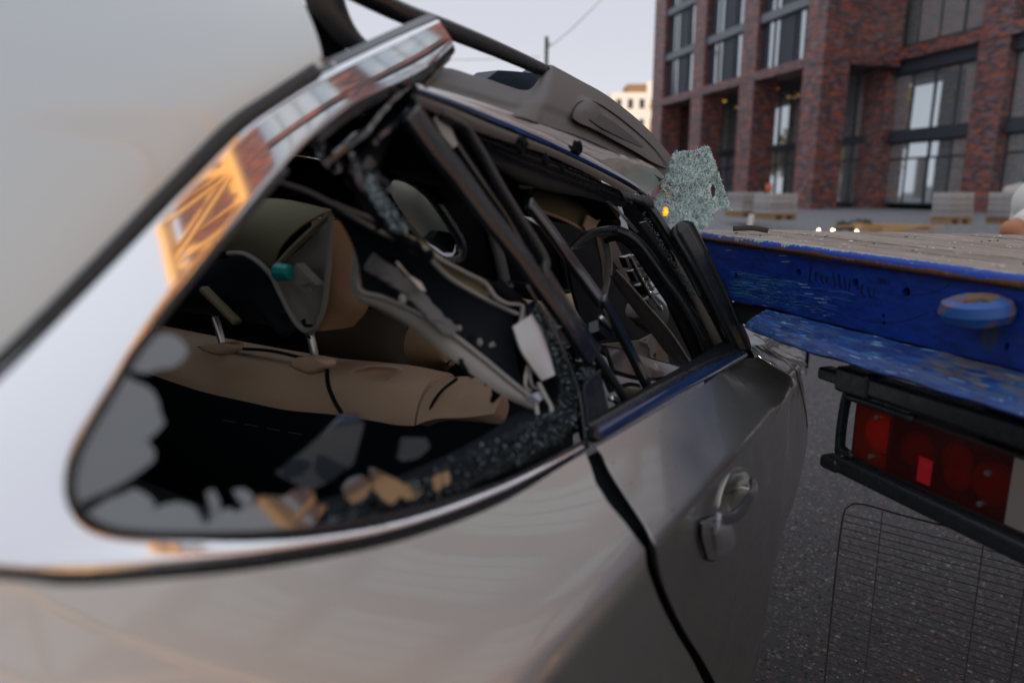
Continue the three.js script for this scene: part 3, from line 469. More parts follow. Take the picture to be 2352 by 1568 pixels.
const flangeC = paintTex(2048, 256, (c, w, h) => {
  c.fillStyle = 'rgb(8,48,116)'; c.fillRect(0, 0, w, h);
  for (let i = 0; i < 3400; i++) { const k = rnd(), y = rnd() * h; c.fillStyle = k < 0.35 ? `rgba(6,36,96,${rr(0.15, 0.55)})` : k < 0.6 ? `rgba(60,130,205,${rr(0.1, 0.4)})` : k < 0.8 ? `rgba(116,104,94,${rr(0.1, 0.45)})` : `rgba(10,90,170,${rr(0.1, 0.35)})`; c.beginPath(); c.ellipse(rnd() * w, y, rr(4, 46), rr(1, 6), rr(-0.12, 0.12), 0, 7); c.fill(); }
  for (let i = 0; i < 420; i++) { const x = Math.pow(rnd(), 1.5) * w * 0.75; const yy = rnd() * h; c.fillStyle = ['rgba(150,205,230,.65)', 'rgba(8,26,70,.6)', 'rgba(40,130,190,.6)', 'rgba(6,14,34,.6)', 'rgba(140,110,86,.5)'][Math.floor(rnd() * 5)]; c.beginPath(); c.ellipse(x, yy, rr(2, 22), rr(0.8, 4), rr(-0.3, 0.3), 0, 7); c.fill(); }
  for (let i = 0; i < 140; i++) { const x = w * (0.28 + 0.5 * rnd()); c.fillStyle = `rgba(128,108,94,${rr(0.15, 0.45)})`; c.beginPath(); c.ellipse(x, h * (0.1 + 0.45 * rnd()), rr(5, 40), rr(3, 14), 0, 0, 7); c.fill(); }
  for (let i = 0; i < 240; i++) { c.fillStyle = rnd() < 0.5 ? `rgba(150,190,215,${rr(0.3, 0.8)})` : `rgba(12,24,50,${rr(0.3, 0.7)})`; c.fillRect(rnd() * w, rnd() * h, rr(3, 40), rr(1, 4)); }
  for (let i = 0; i < 240; i++) { c.fillStyle = `rgba(120,92,72,${rr(0.2, 0.55)})`; c.beginPath(); c.ellipse(w * (0.3 + 0.35 * rnd()), h * rnd() * 0.6, rr(3, 34), rr(2, 10), 0, 0, 7); c.fill(); }
  for (let i = 0; i < w; i += 3) { c.fillStyle = `rgba(16,26,36,${rr(0.5, 1)})`; c.fillRect(i, h - rr(8, 26), 3, 30); }
});
const plankCs = [0, 1, 2].map((k) => tex(512, 128, (x, y) => {
  const g = fbm(x * 5 + k * 9, y * 38 + 2 * wrapN(x, y, 1.5), k) * 95 + fbm(x * 20, y * 120, k + 3) * 70, b = 150 + g + rr(-9, 9) - (k === 1 ? 12 : 0), dark = fbm(x * 3, y * 50, k + 9) > 0.22 ? 0.72 : 1;
  return [b * dark, b * 0.93 * dark, b * 0.87 * dark];
}, { rep: [0.8, 4] }));
const plankMs = plankCs.map((t) => std({ map: t, color: [0.95, 0.9, 0.86], roughness: 0.75, bumpMap: t, bumpScale: 0.004 }));
const remap = (g, s0, s1, y0, y1) => { const p = g.attributes.position, uv = g.attributes.uv; for (let i = 0; i < p.count; i++) { const q = V(p.getX(i), p.getY(i), p.getZ(i)).sub(TQ); uv.setXY(i, (q.dot(TE) - s0) / (s1 - s0), (p.getY(i) - y0) / (y1 - y0)); } return g; };
{
  const tr = thing('flatbed_truck', tp(0.6, -1.5, 0), 'flatbed truck with a worn blue rear beam and grey plank deck', 'truck');
  const webM = std({ map: webC, color: [1, 1, 1], roughness: 0.5, metalness: 0.0, bumpMap: webC, bumpScale: 0.0006, clearcoat: 0.15, clearcoatRoughness: 0.3 });
  const edgeM = std({ map: edgeC, roughness: 0.45, bumpMap: edgeC, bumpScale: 0.001 }), flM = std({ map: flangeC, roughness: 0.5, bumpMap: flangeC, bumpScale: 0.001 });
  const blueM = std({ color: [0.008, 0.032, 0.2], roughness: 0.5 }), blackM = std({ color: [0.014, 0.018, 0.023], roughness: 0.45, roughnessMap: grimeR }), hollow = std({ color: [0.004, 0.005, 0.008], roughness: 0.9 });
  // web with real holes
  const outline = [[-0.1, 1.28], [0.14, 1.28], [0.5, 1.278], [1.9, 1.262], [1.9, 1.128], [0.38, 1.142], [0.29, 1.145], [0.13, 1.139], [-0.1, 1.137]].map(([s, y]) => tp(s, 0, y));
  const holes = [[0.156, 1.203, 0.006, 0.008], [0.373, 1.233, 0.008, 0.0085], [0.532, 1.231, 0.008, 0.008], [0.65, 1.228, 0.009, 0.008], [0.606, 1.178, 0.004, 0.0042], [0.609, 1.164, 0.004, 0.004], [0.843, 1.169, 0.0045, 0.006]].map(([s, y, a, b]) => Array.from({ length: 14 }, (_, i) => tp(s + a * Math.cos(i * Math.PI / 7), 0, y + b * Math.sin(i * Math.PI / 7))));
  const web = part(tr, 'rear_beam', remap(plate(outline, 0.012, holes), WEB.s0, WEB.s1, WEB.y0, WEB.y1), webM, 'scratched blue beam with drilled holes');
  part(tr, 'edge_rail', (() => { const n = 60, rows = []; for (let k = 0; k <= 10; k++) { const a = k / 10, row = []; for (let j = 0; j < n; j++) { const s = -0.1 + 2 * j / (n - 1), top = 1.304 - 0.0245 * Math.max(0, s) + 0.002 * noise.noise(s * 9, 1, 0), an = a * Math.PI * 0.5; row.push(a < 0.85 ? tp(s, 0.004 + 0.011 * Math.sin(an / 0.85), top - 0.02 * (1 - Math.cos(an / 0.85))) : tp(s, 0.015 - 0.013 * (a - 0.85) / 0.15, top - 0.02 - 0.005 * (a - 0.85) / 0.15)); } rows.push(row); } const g = loft(rows, {}); const uv = g.attributes.uv; for (let i = 0; i < uv.count; i++) uv.setXY(i, (i % n) / n * 1.4, 1 - Math.floor(i / n) / 10); return g; })(), edgeM, 'chipped blue edge with a rust line');
  edgeC.wrapS = THREE.RepeatWrapping;
  // lower flange: slopes out and down from the web, broken off short of the car
  part(tr, 'lower_flange', (() => { const n = 60, m = 8, rows = []; for (let k = 0; k <= m; k++) { const row = []; for (let j = 0; j < n; j++) { const t = j / (n - 1), s = 0.295 + 1.6 * t, a = k / m; const cut = 0.02 * noise.noise(s * 8, 3, 1); const w = 0.012 + (0.085 + cut * 0.4) * a * Math.min(1, 0.7 + t * 3), y = 1.142 - 0.012 * t - (a < 0.85 ? 0.026 * a : 0.022 + 0.1 * (a - 0.85)) + 0.004 * noise.noise(s * 14, a * 3, 2); row.push(tp(s, w, y)); } rows.push(row); } const g = loft(rows, { th: 0.01 }); return remap(g, 0.29, 1.9, 1.09, 1.15); })(), flM, 'scuffed lighter blue flange');
  flM.map = flangeC;
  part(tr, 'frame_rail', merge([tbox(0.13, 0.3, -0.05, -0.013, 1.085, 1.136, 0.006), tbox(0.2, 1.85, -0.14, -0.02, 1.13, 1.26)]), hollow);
  // ring
  const rc = tp(0.813, 0.035, 1.222), ringG = new THREE.TorusGeometry(0.026, 0.0165, 8, 18); ringG.scale(1.3, 1.05, 1.25); ringG.rotateX(Math.PI / 2 - 0.1); ringG.rotateZ(0.0); ringG.rotateY(-AZT - Math.PI / 2 + 0.1); ringG.applyMatrix4(new THREE.Matrix4().makeRotationAxis(TE, 0.32)); ringG.translate(rc.x, rc.y, rc.z);
  { const p = ringG.attributes.position; for (let i = 0; i < p.count; i++) { const q = V(p.getX(i), p.getY(i), p.getZ(i)); const k = 1 + 0.05 * noise.noise(q.x * 60, q.y * 60, q.z * 60); q.sub(rc).multiplyScalar(k).add(rc); p.setXYZ(i, q.x, q.y, q.z); } ringG.computeVertexNormals(); }
  { const c0 = new Float32Array(ringG.attributes.position.count * 3), p = ringG.attributes.position; for (let i = 0; i < p.count; i++) { const q = V(p.getX(i), p.getY(i), p.getZ(i)), rad = q.clone().sub(rc); const inner = Math.hypot(rad.dot(TE) / 1.3, rad.dot(TW) / 1.25) < 0.024 || (rad.dot(TE) < -0.03 && rad.y < 0 && noise.noise(q.x * 50, q.y * 50, 2) > 0.1); const chip = noise.noise(q.x * 70, q.y * 70, q.z * 70) > 0.25; c0.set(inner || chip ? [0.15, 0.085, 0.05] : [0.01, 0.075, 0.3], i * 3); } ringG.setAttribute('color', new THREE.BufferAttribute(c0, 3)); }
  const ringT = tex(256, 64, (x, y) => { const n = wrapN(x, y, 2.2) + 0.5 * wrapN(x, y, 7, 3), m = wrapN(x, y, 3, 8); return n > 0.2 ? [128 + 40 * m, 88 + 20 * m, 66] : m > 0.24 ? [150, 165, 185] : [20 + 20 * n, 72 + 40 * n, 170 + 40 * n]; });
  const ring = part(tr, 'tie_down_ring', toCreasedNormals(ringG, 0.5), std({ vertexColors: true, roughness: 0.5, bumpMap: ringT, bumpScale: 0.001 }), 'blue tie down ring with rust');
  part(ring, 'lug', tbox(0.785, 0.845, -0.005, 0.03, 1.205, 1.236, 0.01), std({ map: ringT, roughness: 0.5 }));
  // plank deck, falling slightly away from the rear edge
  let w = 0.0; for (let i = 0; i < 22; i++) { const pw = rr(0.1, 0.15); const g = tbox(-0.1 + rr(-0.01, 0.004), 2.1, -w - pw + 0.006, -w, -0.03, rr(-0.002, 0.0015), 0.004); const p = g.attributes.position; for (let k = 0; k < p.count; k++) { const q = V(p.getX(k), p.getY(k), p.getZ(k)).sub(TQ), s = q.dot(TE), d = -q.dot(TW); p.setY(k, p.getY(k) + 1.305 - 0.0245 * Math.max(0, s) - 0.03 * d + 0.0012 * noise.noise(s * 6, d * 20, i)); } g.computeVertexNormals(); boxUV(g); const uv = g.attributes.uv; for (let k = 0; k < uv.count; k++) { const q = V(p.getX(k), p.getY(k), p.getZ(k)).sub(TQ); uv.setXY(k, q.dot(TE) + i * 0.37, -q.dot(TW)); } part(tr, 'deck_plank', g, plankMs[i % 3]); w += pw; }
  part(tr, 'deck_frame', tbox(0.0, 1.9, -2.9, -0.16, 1.12, 1.2), blackM);
  // wheels and chassis further along, below the deck
  for (const d of [1.6]) for (const s of [0.35, 1.75]) { const g = new THREE.CylinderGeometry(0.42, 0.42, 0.26, 32); g.rotateZ(Math.PI / 2); g.applyMatrix4(new THREE.Matrix4().makeBasis(TE, UP, TE.clone().cross(UP))); const c = tp(s, -d - 2.2, 0.42); g.translate(c.x, c.y, c.z); const wh = part(tr, 'wheel', g, M.rubber); const h = new THREE.CylinderGeometry(0.22, 0.22, 0.27, 24); h.rotateZ(Math.PI / 2); h.applyMatrix4(new THREE.Matrix4().makeBasis(TE, UP, TE.clone().cross(UP))); h.translate(c.x, c.y, c.z); part(wh, 'rim', h, M.steel); }
  // lamp guard: two square bars, end caps and brackets
  const gd = part(tr, 'lamp_guard', merge([tbox(0.535, 1.6, -0.025, 0.02, 1.022, 1.062, 0.008), tbox(0.545, 1.6, -0.03, 0.022, 0.848, 0.884, 0.01)]), blackM, 'black bars above and below the tail lamp');
  part(gd, 'end_cap', tbox(0.47, 0.53, -0.02, 0.015, 1.024, 1.05, 0.006), M.rubber); part(gd, 'end_cap', tbox(0.508, 0.556, -0.034, 0.026, 0.846, 0.876, 0.01), M.rubber);
  part(gd, 'clamp', merge([tbox(0.528, 0.61, -0.03, 0.026, 1.016, 1.067, 0.008)]), M.rubber);
  part(gd, 'bracket', merge([sweep([tp(0.545, 0, 1.02), tp(0.54, 0, 1.0), tp(0.535, 0, 0.93), tp(0.537, 0, 0.885)], { n: 20, w: 0.012, h: 0.02, up: TW, q: 0.4 }), sweep([tp(0.54, 0, 1.004), tp(0.575, 0, 1.006), tp(0.7, 0, 1.007)], { n: 10, w: 0.012, h: 0.02, up: TW, q: 0.4 }), sweep([tp(0.537, 0, 0.895), tp(0.555, 0, 0.89), tp(0.575, 0, 0.892)], { n: 8, w: 0.012, h: 0.02, up: TW, q: 0.4 })]), blackM);
  part(gd, 'stay', merge([tbox(0.8, 0.84, -0.14, -0.03, 0.86, 1.13), tbox(1.4, 1.44, -0.14, -0.03, 0.86, 1.13)]), blackM);
  // tail lamp: housing, coloured lenses over white domes shaped to imitate soft glow spots
  const lamp = part(tr, 'tail_lamp', merge([tbox(0.566, 1.02, -0.066, -0.062, 0.888, 1.006), tbox(0.566, 1.02, -0.062, -0.012, 0.886, 0.8895), tbox(0.566, 1.02, -0.062, -0.012, 1.0035, 1.007), tbox(0.564, 0.569, -0.062, -0.002, 0.8895, 1.0035), tbox(1.016, 1.021, -0.062, -0.002, 0.8895, 1.0035), tbox(0.647, 0.65, -0.062, -0.009, 0.8895, 1.0035), tbox(0.566, 1.02, -0.012, 0.002, 1.003, 1.009), tbox(0.566, 1.02, -0.012, 0.002, 0.885, 0.8905)]), std({ color: [0.02, 0.012, 0.012], roughness: 0.4 }), 'long red tail lamp');
  const ribT = tex(64, 64, (x, y) => { const g = 128 + 90 * Math.sin(x * Math.PI * 12) ; return [g, g, g]; }, { srgb: false, rep: [40, 40] });
  const lensM = (c, t) => std({ color: c, roughness: 0.1, transmission: t, thickness: 0, bumpMap: ribT, bumpScale: 0.0006, clearcoat: 0.5, clearcoatRoughness: 0.15 });
  const amber = lensM([0.8, 0.06, 0.01], 0.9), red = lensM([0.56, 0.008, 0.012], 0.95), clear = lensM([0.4, 0.36, 0.33], 0.4);
  part(lamp, 'lens', tbox(0.57, 0.648, -0.008, 0.0, 0.891, 1.003), amber, 'orange red lens segment');
  part(lamp, 'lens', tbox(0.649, 0.88, -0.008, 0.0005, 0.891, 1.003), red, 'dark red lens segment');
  part(lamp, 'lens', tbox(0.881, 1.015, -0.008, 0.0, 0.891, 1.003), clear, 'grey clear lens segment');
  const domeM = std({ color: [0.95, 0.93, 0.9], roughness: 0.5 });
  for (const [s, y, r] of [[0.608, 0.945, 0.034], [0.69, 0.94, 0.03], [0.77, 0.955, 0.024], [0.775, 0.925, 0.022], [0.835, 0.935, 0.032], [0.95, 0.945, 0.045]]) { const g = new THREE.SphereGeometry(r * 1.15, 22, 14); g.scale(1, 1, 0.55); g.applyMatrix4(new THREE.Matrix4().makeBasis(TE, UP, TE.clone().cross(UP))); const c = tp(s, -0.0105 - r * 1.15 * 0.55, y); g.translate(c.x, c.y, c.z); part(lamp, 'glow_dome', g, domeM); }
  part(lamp, 'reflector', tbox(0.72, 0.747, 0.001, 0.003, 0.899, 0.945), std({ color: [0.55, 0.004, 0.012], roughness: 0.35, clearcoat: 1 }), 'bright red rectangular reflector');
  for (const [s, y] of [[0.62, 0.985], [0.615, 0.905], [0.845, 0.962], [0.84, 0.907]]) { const g = new THREE.CylinderGeometry(0.0045, 0.0045, 0.005, 12); g.rotateX(Math.PI / 2); g.applyMatrix4(new THREE.Matrix4().makeBasis(TE, UP, TE.clone().cross(UP))); const c = tp(s, 0.002, y); g.translate(c.x, c.y, c.z); part(lamp, 'screw', g, M.steel); }
  // wire rack hanging askew below the guard
  const rk = s2([1180, 920]), GL = hit(rk[0], rk[1], tp(0, -0.03, 0), TW), az = THREE.MathUtils.degToRad(126), GX = V(Math.sin(az), 0, -Math.cos(az)), GN = V(-GX.z, 0, GX.x);
  const rack = thing('wire_rack', GL.clone(), 'thin dark wire rack hanging below the tail lamp', 'wire rack'), wm = std({ color: [0.055, 0.042, 0.036], roughness: 0.6, metalness: 0.3 });
  const gp = (x, y) => GL.clone().addScaledVector(GX, x).addScaledVector(GN, 0.0).add(V(0, -y, 0));
  const ww = 0.62, hh = 0.62;
  part(rack, 'rim', tube([gp(0.0, hh), gp(0, 0.05), gp(0.004, 0.015), gp(0.02, 0), gp(0.12, 0.002), gp(ww, 0.004)], 0.0019, 60, 6), wm);
  for (let i = 1; i < 24; i++) part(rack, 'rung', tube([gp(0.001, 0.012 + i * 0.0155 + 0.0005 * i), gp(ww * 0.5, 0.013 + i * 0.0162 + 0.002 * Math.sin(i)), gp(ww, 0.012 + i * 0.016)], 0.001, 8, 5), wm);
  for (const x of [0.072, 0.245, 0.315, 0.4, 0.5]) part(rack, 'upright', tube([gp(x, 0.004), gp(x + 0.003, hh * 0.5), gp(x - 0.002, hh)], 0.001, 8, 5), wm);
  for (const x of [0.245, 0.4]) part(rack, 'hook', tube([gp(x, 0.006), gp(x + 0.004, -0.012), gp(x, -0.03), gp(x - 0.006, -0.045)], 0.0016, 12, 6), wm);
  // things lying on the deck
  const dk = (s, d) => tp(s, -d, 1.306 - 0.0245 * Math.max(0, s) - 0.03 * d);
  const st = [dk(0.05, 0.06), dk(0.075, 0.1), dk(0.1, 0.13)].map((p) => p.add(V(0, 0.008, 0))); st[1].y += 0.004;
  solo('rubber_strip', sweep(st, { n: 24, w: 0.02, h: 0.014, up: UP }), std({ color: [0.06, 0.05, 0.045], roughness: 0.8, bumpMap: grain, bumpScale: 0.001 }), 'dusty curled strip on the deck corner by the glass', 'strip');
  const bits = (n, col, name, label, r0, r1, rough) => { const l = []; for (let i = 0; i < n; i++) { const g = new THREE.IcosahedronGeometry(rr(r0, r1) * (rnd() < 0.1 ? 1.8 : 1), 0); g.scale(rr(0.6, 1.8), 0.5, rr(0.6, 1.4)); g.rotateY(rr(0, 6)); const p = dk(rr(0.02, 1.05), Math.pow(rnd(), 1.3) * 1.3); g.translate(p.x, p.y + 0.0015, p.z); l.push(g); } solo(name, merge(l), std({ color: col, roughness: rough }), label, 'debris', null, 'stuff'); };
  bits(45, [0.02, 0.02, 0.022], 'plastic_shards', 'small black plastic bits scattered over the plank deck', 0.0012, 0.0038, 0.5);
  bits(160, [0.6, 0.68, 0.68], 'glass_grains', 'tiny glass grains scattered over the plank deck', 0.0012, 0.003, 0.1);
  [[0.62, 0.62, 0.055, 'longer black plastic sliver lying far out on the deck'], [0.8, 0.28, 0.016, 'small black plastic lump in the middle of the deck'], [0.55, 0.55, 0.03, 'short black plastic sliver lying far out on the deck']].forEach(([s, d, l, label]) => { const p = dk(s, d), g = new THREE.IcosahedronGeometry(l / 2, 1); g.scale(1, 0.22, 0.4); const q = g.attributes.position; for (let i = 0; i < q.count; i++) q.setY(i, q.getY(i) + 0.004 * noise.noise(q.getX(i) * 90, 0, q.getZ(i) * 90)); g.rotateY(0.5); g.translate(p.x, p.y + l * 0.06, p.z); g.computeVertexNormals(); solo('plastic_fragment', g, M.rubber, label, 'fragment'); });
}
// ---------------------------------------------------------------- shattered sheet of glass standing against the truck corner
{
  const out = [[750, 255], [860, 268], [1050, 265], [1090, 240], [1120, 222], [1190, 205], [1250, 225], [1330, 430], [1450, 780], [1575, 1122], [1480, 1112], [1400, 1110], [1330, 1150], [1300, 1240], [1200, 1370], [1080, 1472], [1000, 1440], [850, 1300], [640, 1330], [530, 1180], [440, 1010], [540, 800], [600, 620], [640, 500], [690, 360]];
  const A = s4([440, 1010]), F0 = 1.86, pl0 = Dz(A[0], A[1], F0), pn = V(-0.25, 0.12, 1).normalize();
  const at = (q) => { const f = s4(q); return hit(f[0], f[1], pl0, pn); };
  const inside = (x, y) => { let c = false; for (let i = 0, j = out.length - 1; i < out.length; j = i++) { const [xi, yi] = out[i], [xj, yj] = out[j]; if ((yi > y) !== (yj > y) && x < (xj - xi) * (y - yi) / (yj - yi) + xi) c = !c; } return c; };
  const holes = [[610, 1150, 46, 78], [1295, 860, 34, 95], [1090, 335, 20, 32]], hole = (x, y) => holes.some(([a, b, p, q]) => ((x - a) / p) ** 2 + ((y - b) / q) ** 2 < 1);
  const sheet = thing('glass_sheet', pl0.clone(), 'crazed greenish sheet of shattered glass standing at the truck corner', 'broken glass');
  // crazed glass: several thousand little cells, each tipped its own way, some clear and some white
  const kinds = [[], [], [], []], step = 17;
  const jit = (i, j) => { const h = Math.sin(i * 12.9898 + j * 78.233) * 43758.5453, k = Math.sin(i * 39.346 + j * 11.135) * 24634.6345; return [(i + (h - Math.floor(h)) * 0.8 - 0.4) * step * 0.8 + 420, (j + (k - Math.floor(k)) * 0.8 - 0.4) * step * 1.25 + 190]; };
  for (let i = 0; i < 88; i++) for (let j = 0; j < 64; j++) {
    const c = [jit(i, j), jit(i + 1, j), jit(i + 1, j + 1), jit(i, j + 1)], mx = (c[0][0] + c[2][0]) / 2, my = (c[0][1] + c[2][1]) / 2;
    if (!c.every(([x, y]) => inside(x, y)) && !inside(mx, my)) continue;
    if (!inside(mx + 26 * noise.noise(mx * 0.03, my * 0.03, 8), my + 26 * noise.noise(mx * 0.03, my * 0.03, 4)) || hole(mx, my) || rnd() < 0.025) continue;
    const bulge = 0.03 * fbm(mx * 0.0035, my * 0.0035, 3) - 0.02 * ((mx - 1000) / 560) ** 2, pts = c.map((q) => { const t = [mx + (q[0] - mx) * 0.93, my + (q[1] - my) * 0.93]; return at(t).addScaledVector(pn, bulge + rr(-0.0012, 0.0012)); });
    const clearPatch = fbm(mx * 0.006 + 3, my * 0.006, 1) + (Math.hypot(mx - 720, my - 880) < 170 ? 0.3 : 0) > 0.32;
    const sN = fbm((mx * 0.92 + my * 0.38) * 0.035, (my * 0.92 - mx * 0.38) * 0.009, 5) + rr(-0.12, 0.12), k = clearPatch && rnd() < 0.6 ? 0 : sN > 0.1 ? 2 : sN > -0.17 ? 1 : 3;
    kinds[k].push(plate(pts, 0.003));
  }
  const gm = [std({ color: [0.75, 0.84, 0.82], roughness: 0.06, transmission: 0.85, thickness: 0 }), std({ color: [0.6, 0.78, 0.75], roughness: 0.3, transmission: 0.5, thickness: 0 }), std({ color: [0.8, 0.9, 0.89], roughness: 0.5, transmission: 0.3, thickness: 0 }), std({ color: [0.4, 0.52, 0.52], roughness: 0.08, transmission: 0.5, thickness: 0 })];
  kinds.forEach((l, k) => { if (l.length) { const m = part(sheet, 'glass_cell', merge(l), gm[k]); m.userData.kind = 'stuff'; } });
  // bright crack lines running through the sheet
  const cracks = []; for (let i = 0; i < 1500; i++) { const x = rr(440, 1570), y = rr(210, 1470); if (!inside(x, y) || hole(x, y)) continue; const a = rnd() < 0.65 ? rr(1.0, 1.45) : rr(-0.5, 0.5), l = rr(14, 46), wd = rr(1.2, 3.4), dx = Math.cos(a), dy = Math.sin(a), o = 0.0015 + 0.03 * fbm(x * 0.0035, y * 0.0035, 3) - 0.02 * ((x - 1000) / 560) ** 2; cracks.push(plate([[x - dx * l, y - dy * l], [x - dy * wd, y + dx * wd], [x + dx * l, y + dy * l], [x + dy * wd, y - dx * wd]].map((q) => at(q).addScaledVector(pn, o + rr(0, 0.0008))), 0.0006)); }
  part(sheet, 'crack', merge(cracks), std({ color: [0.88, 0.97, 0.96], roughness: 0.2, transmission: 0.15, thickness: 0 })).userData.kind = 'stuff';
  // amber marker lamp on the truck seen through the hole
  const lp = s4([600, 1155]), L = Dz(lp[0], lp[1], 2.15), am = thing('marker_lamp', L.clone(), 'small glowing orange lamp seen through the hole in the glass', 'lamp');
  part(am, 'lens', new THREE.SphereGeometry(0.0125, 14, 10).scale(0.75, 1.15, 1).translate(L.x, L.y, L.z), std({ color: [0.8, 0.25, 0.02], emissive: new THREE.Color(1, 0.25, 0.01), emissiveIntensity: 1.1 }));
  part(am, 'stem', tube([L.clone().add(V(0, -0.012, -0.01)), L.clone().add(V(0, -0.08, -0.02))], 0.004, 4, 6), M.dark);
  const pl = new THREE.PointLight(new THREE.Color(1, 0.35, 0.05), 0.01); pl.position.set(0, 0, 0.02); pl.castShadow = true; pl.name = 'glow'; am.add(pl);
}
// ---------------------------------------------------------------- the wrecked car
const CAR = thing('car', car(0, -0.7, 0), 'champagne coloured estate car with crushed roof and smashed side windows', 'car');
// side of the body: v (outward) at u (forward), y (up); window line rises to the rear, crease at 0.9 m
const ybelt = (u) => 1.055 + 0.29 * Math.pow(Math.max(0, Math.min(0.95, -u)), 2);
function prof(u, y) {
  const yb = ybelt(u), vt = -(yb - 1.055) * 0.4;
  if (y >= yb) return -(y - 1.055) * 0.4;
  const yc = 0.964, k = yc - y, low = k > 0 ? 0.137 - 0.012 * k : 0.137, s = Math.max(0, (y - yc) / (yb - yc));
  return low + (vt - 0.137) * (s < 0.1 ? s * s / 0.2 : s - 0.05) / 0.95;
}
function Q(px, py, off = 0) {                      // where a sight line meets the body side
  const d = ray(px, py); let a = 0.12, b = 5;
  const f = (t) => { const [u, v, y] = uvy(camP.clone().addScaledVector(d, t)); return v - prof(u, y) - off; };
  for (let t = 0.12; t < 5; t += 0.02) if (f(t) < 0) { b = t; a = t - 0.02; break; }
  for (let k = 0; k < 40; k++) { const m = (a + b) / 2; f(m) > 0 ? a = m : b = m; }
  return camP.clone().addScaledVector(d, a);
}
const onQ = (f, list) => list.map((p) => { const q = f(p); return Q(q[0], q[1]); });
const UY = (p) => { const [u, , y] = uvy(p); return [u, y]; };
const poly2 = (list, n) => cr(list.map(([u, y]) => V(u, y, 0)), n).map((p) => [p.x, p.y]);
// patch of the body side between four edges given as (u, y); warp adds dents
function skin(top, bottom, left, right, n, m, warp = () => 0) {
  const t = poly2(top, n), b = poly2(bottom, n), l = poly2(left, m), r = poly2(right, m), rows = [];
  for (let i = 0; i < m; i++) { const y = i / (m - 1), row = []; for (let j = 0; j < n; j++) { const x = j / (n - 1), g = [0, 1].map((k) => (1 - y) * t[j][k] + y * b[j][k] + (1 - x) * l[i][k] + x * r[i][k] - ((1 - x) * (1 - y) * t[0][k] + x * (1 - y) * t[n - 1][k] + (1 - x) * y * b[0][k] + x * y * b[n - 1][k])); row.push(car(g[0], prof(g[0], g[1]) + warp(g[0], g[1], x, y), g[1])); } rows.push(row); }
  return rows;
}
// traced lines (whole picture)
const lineLow = [[0, 1330], [150, 1345], [350, 1332], [600, 1306], [900, 1248], [1150, 1156], [1330, 1052]];
const gapL = [[1345, 1040], [1354, 1060], [1376, 1124], [1423, 1186], [1468, 1238], [1485, 1291], [1497, 1333], [1522, 1395], [1555, 1457], [1588, 1511], [1617, 1568], [1646, 1620]];
const gapR = [[1368, 1028], [1381, 1041], [1402, 1084], [1439, 1142], [1481, 1205], [1505, 1250], [1511, 1287], [1519, 1327], [1541, 1385], [1578, 1457], [1612, 1511], [1644, 1568], [1674, 1620]];
{ // rear quarter panel below the windows
  const top = [car(-1.15, prof(-1.15, 1.27), 1.27), car(-0.9, prof(-0.9, 1.26), 1.26), ...onQ(id, lineLow)].map(UY), right = [...onQ(id, gapL).map(UY)];
  const rb = right[right.length - 1]; right.push([rb[0] + 0.06, 0.16]);
  part(CAR, 'quarter_panel', loft(skin([...top.slice(0, -1), right[0]], [[-1.15, 0.16], right[right.length - 1]], [top[0], [-1.15, 0.16]], right, 70, 50), { th: 0.002 }), M.paint);
}
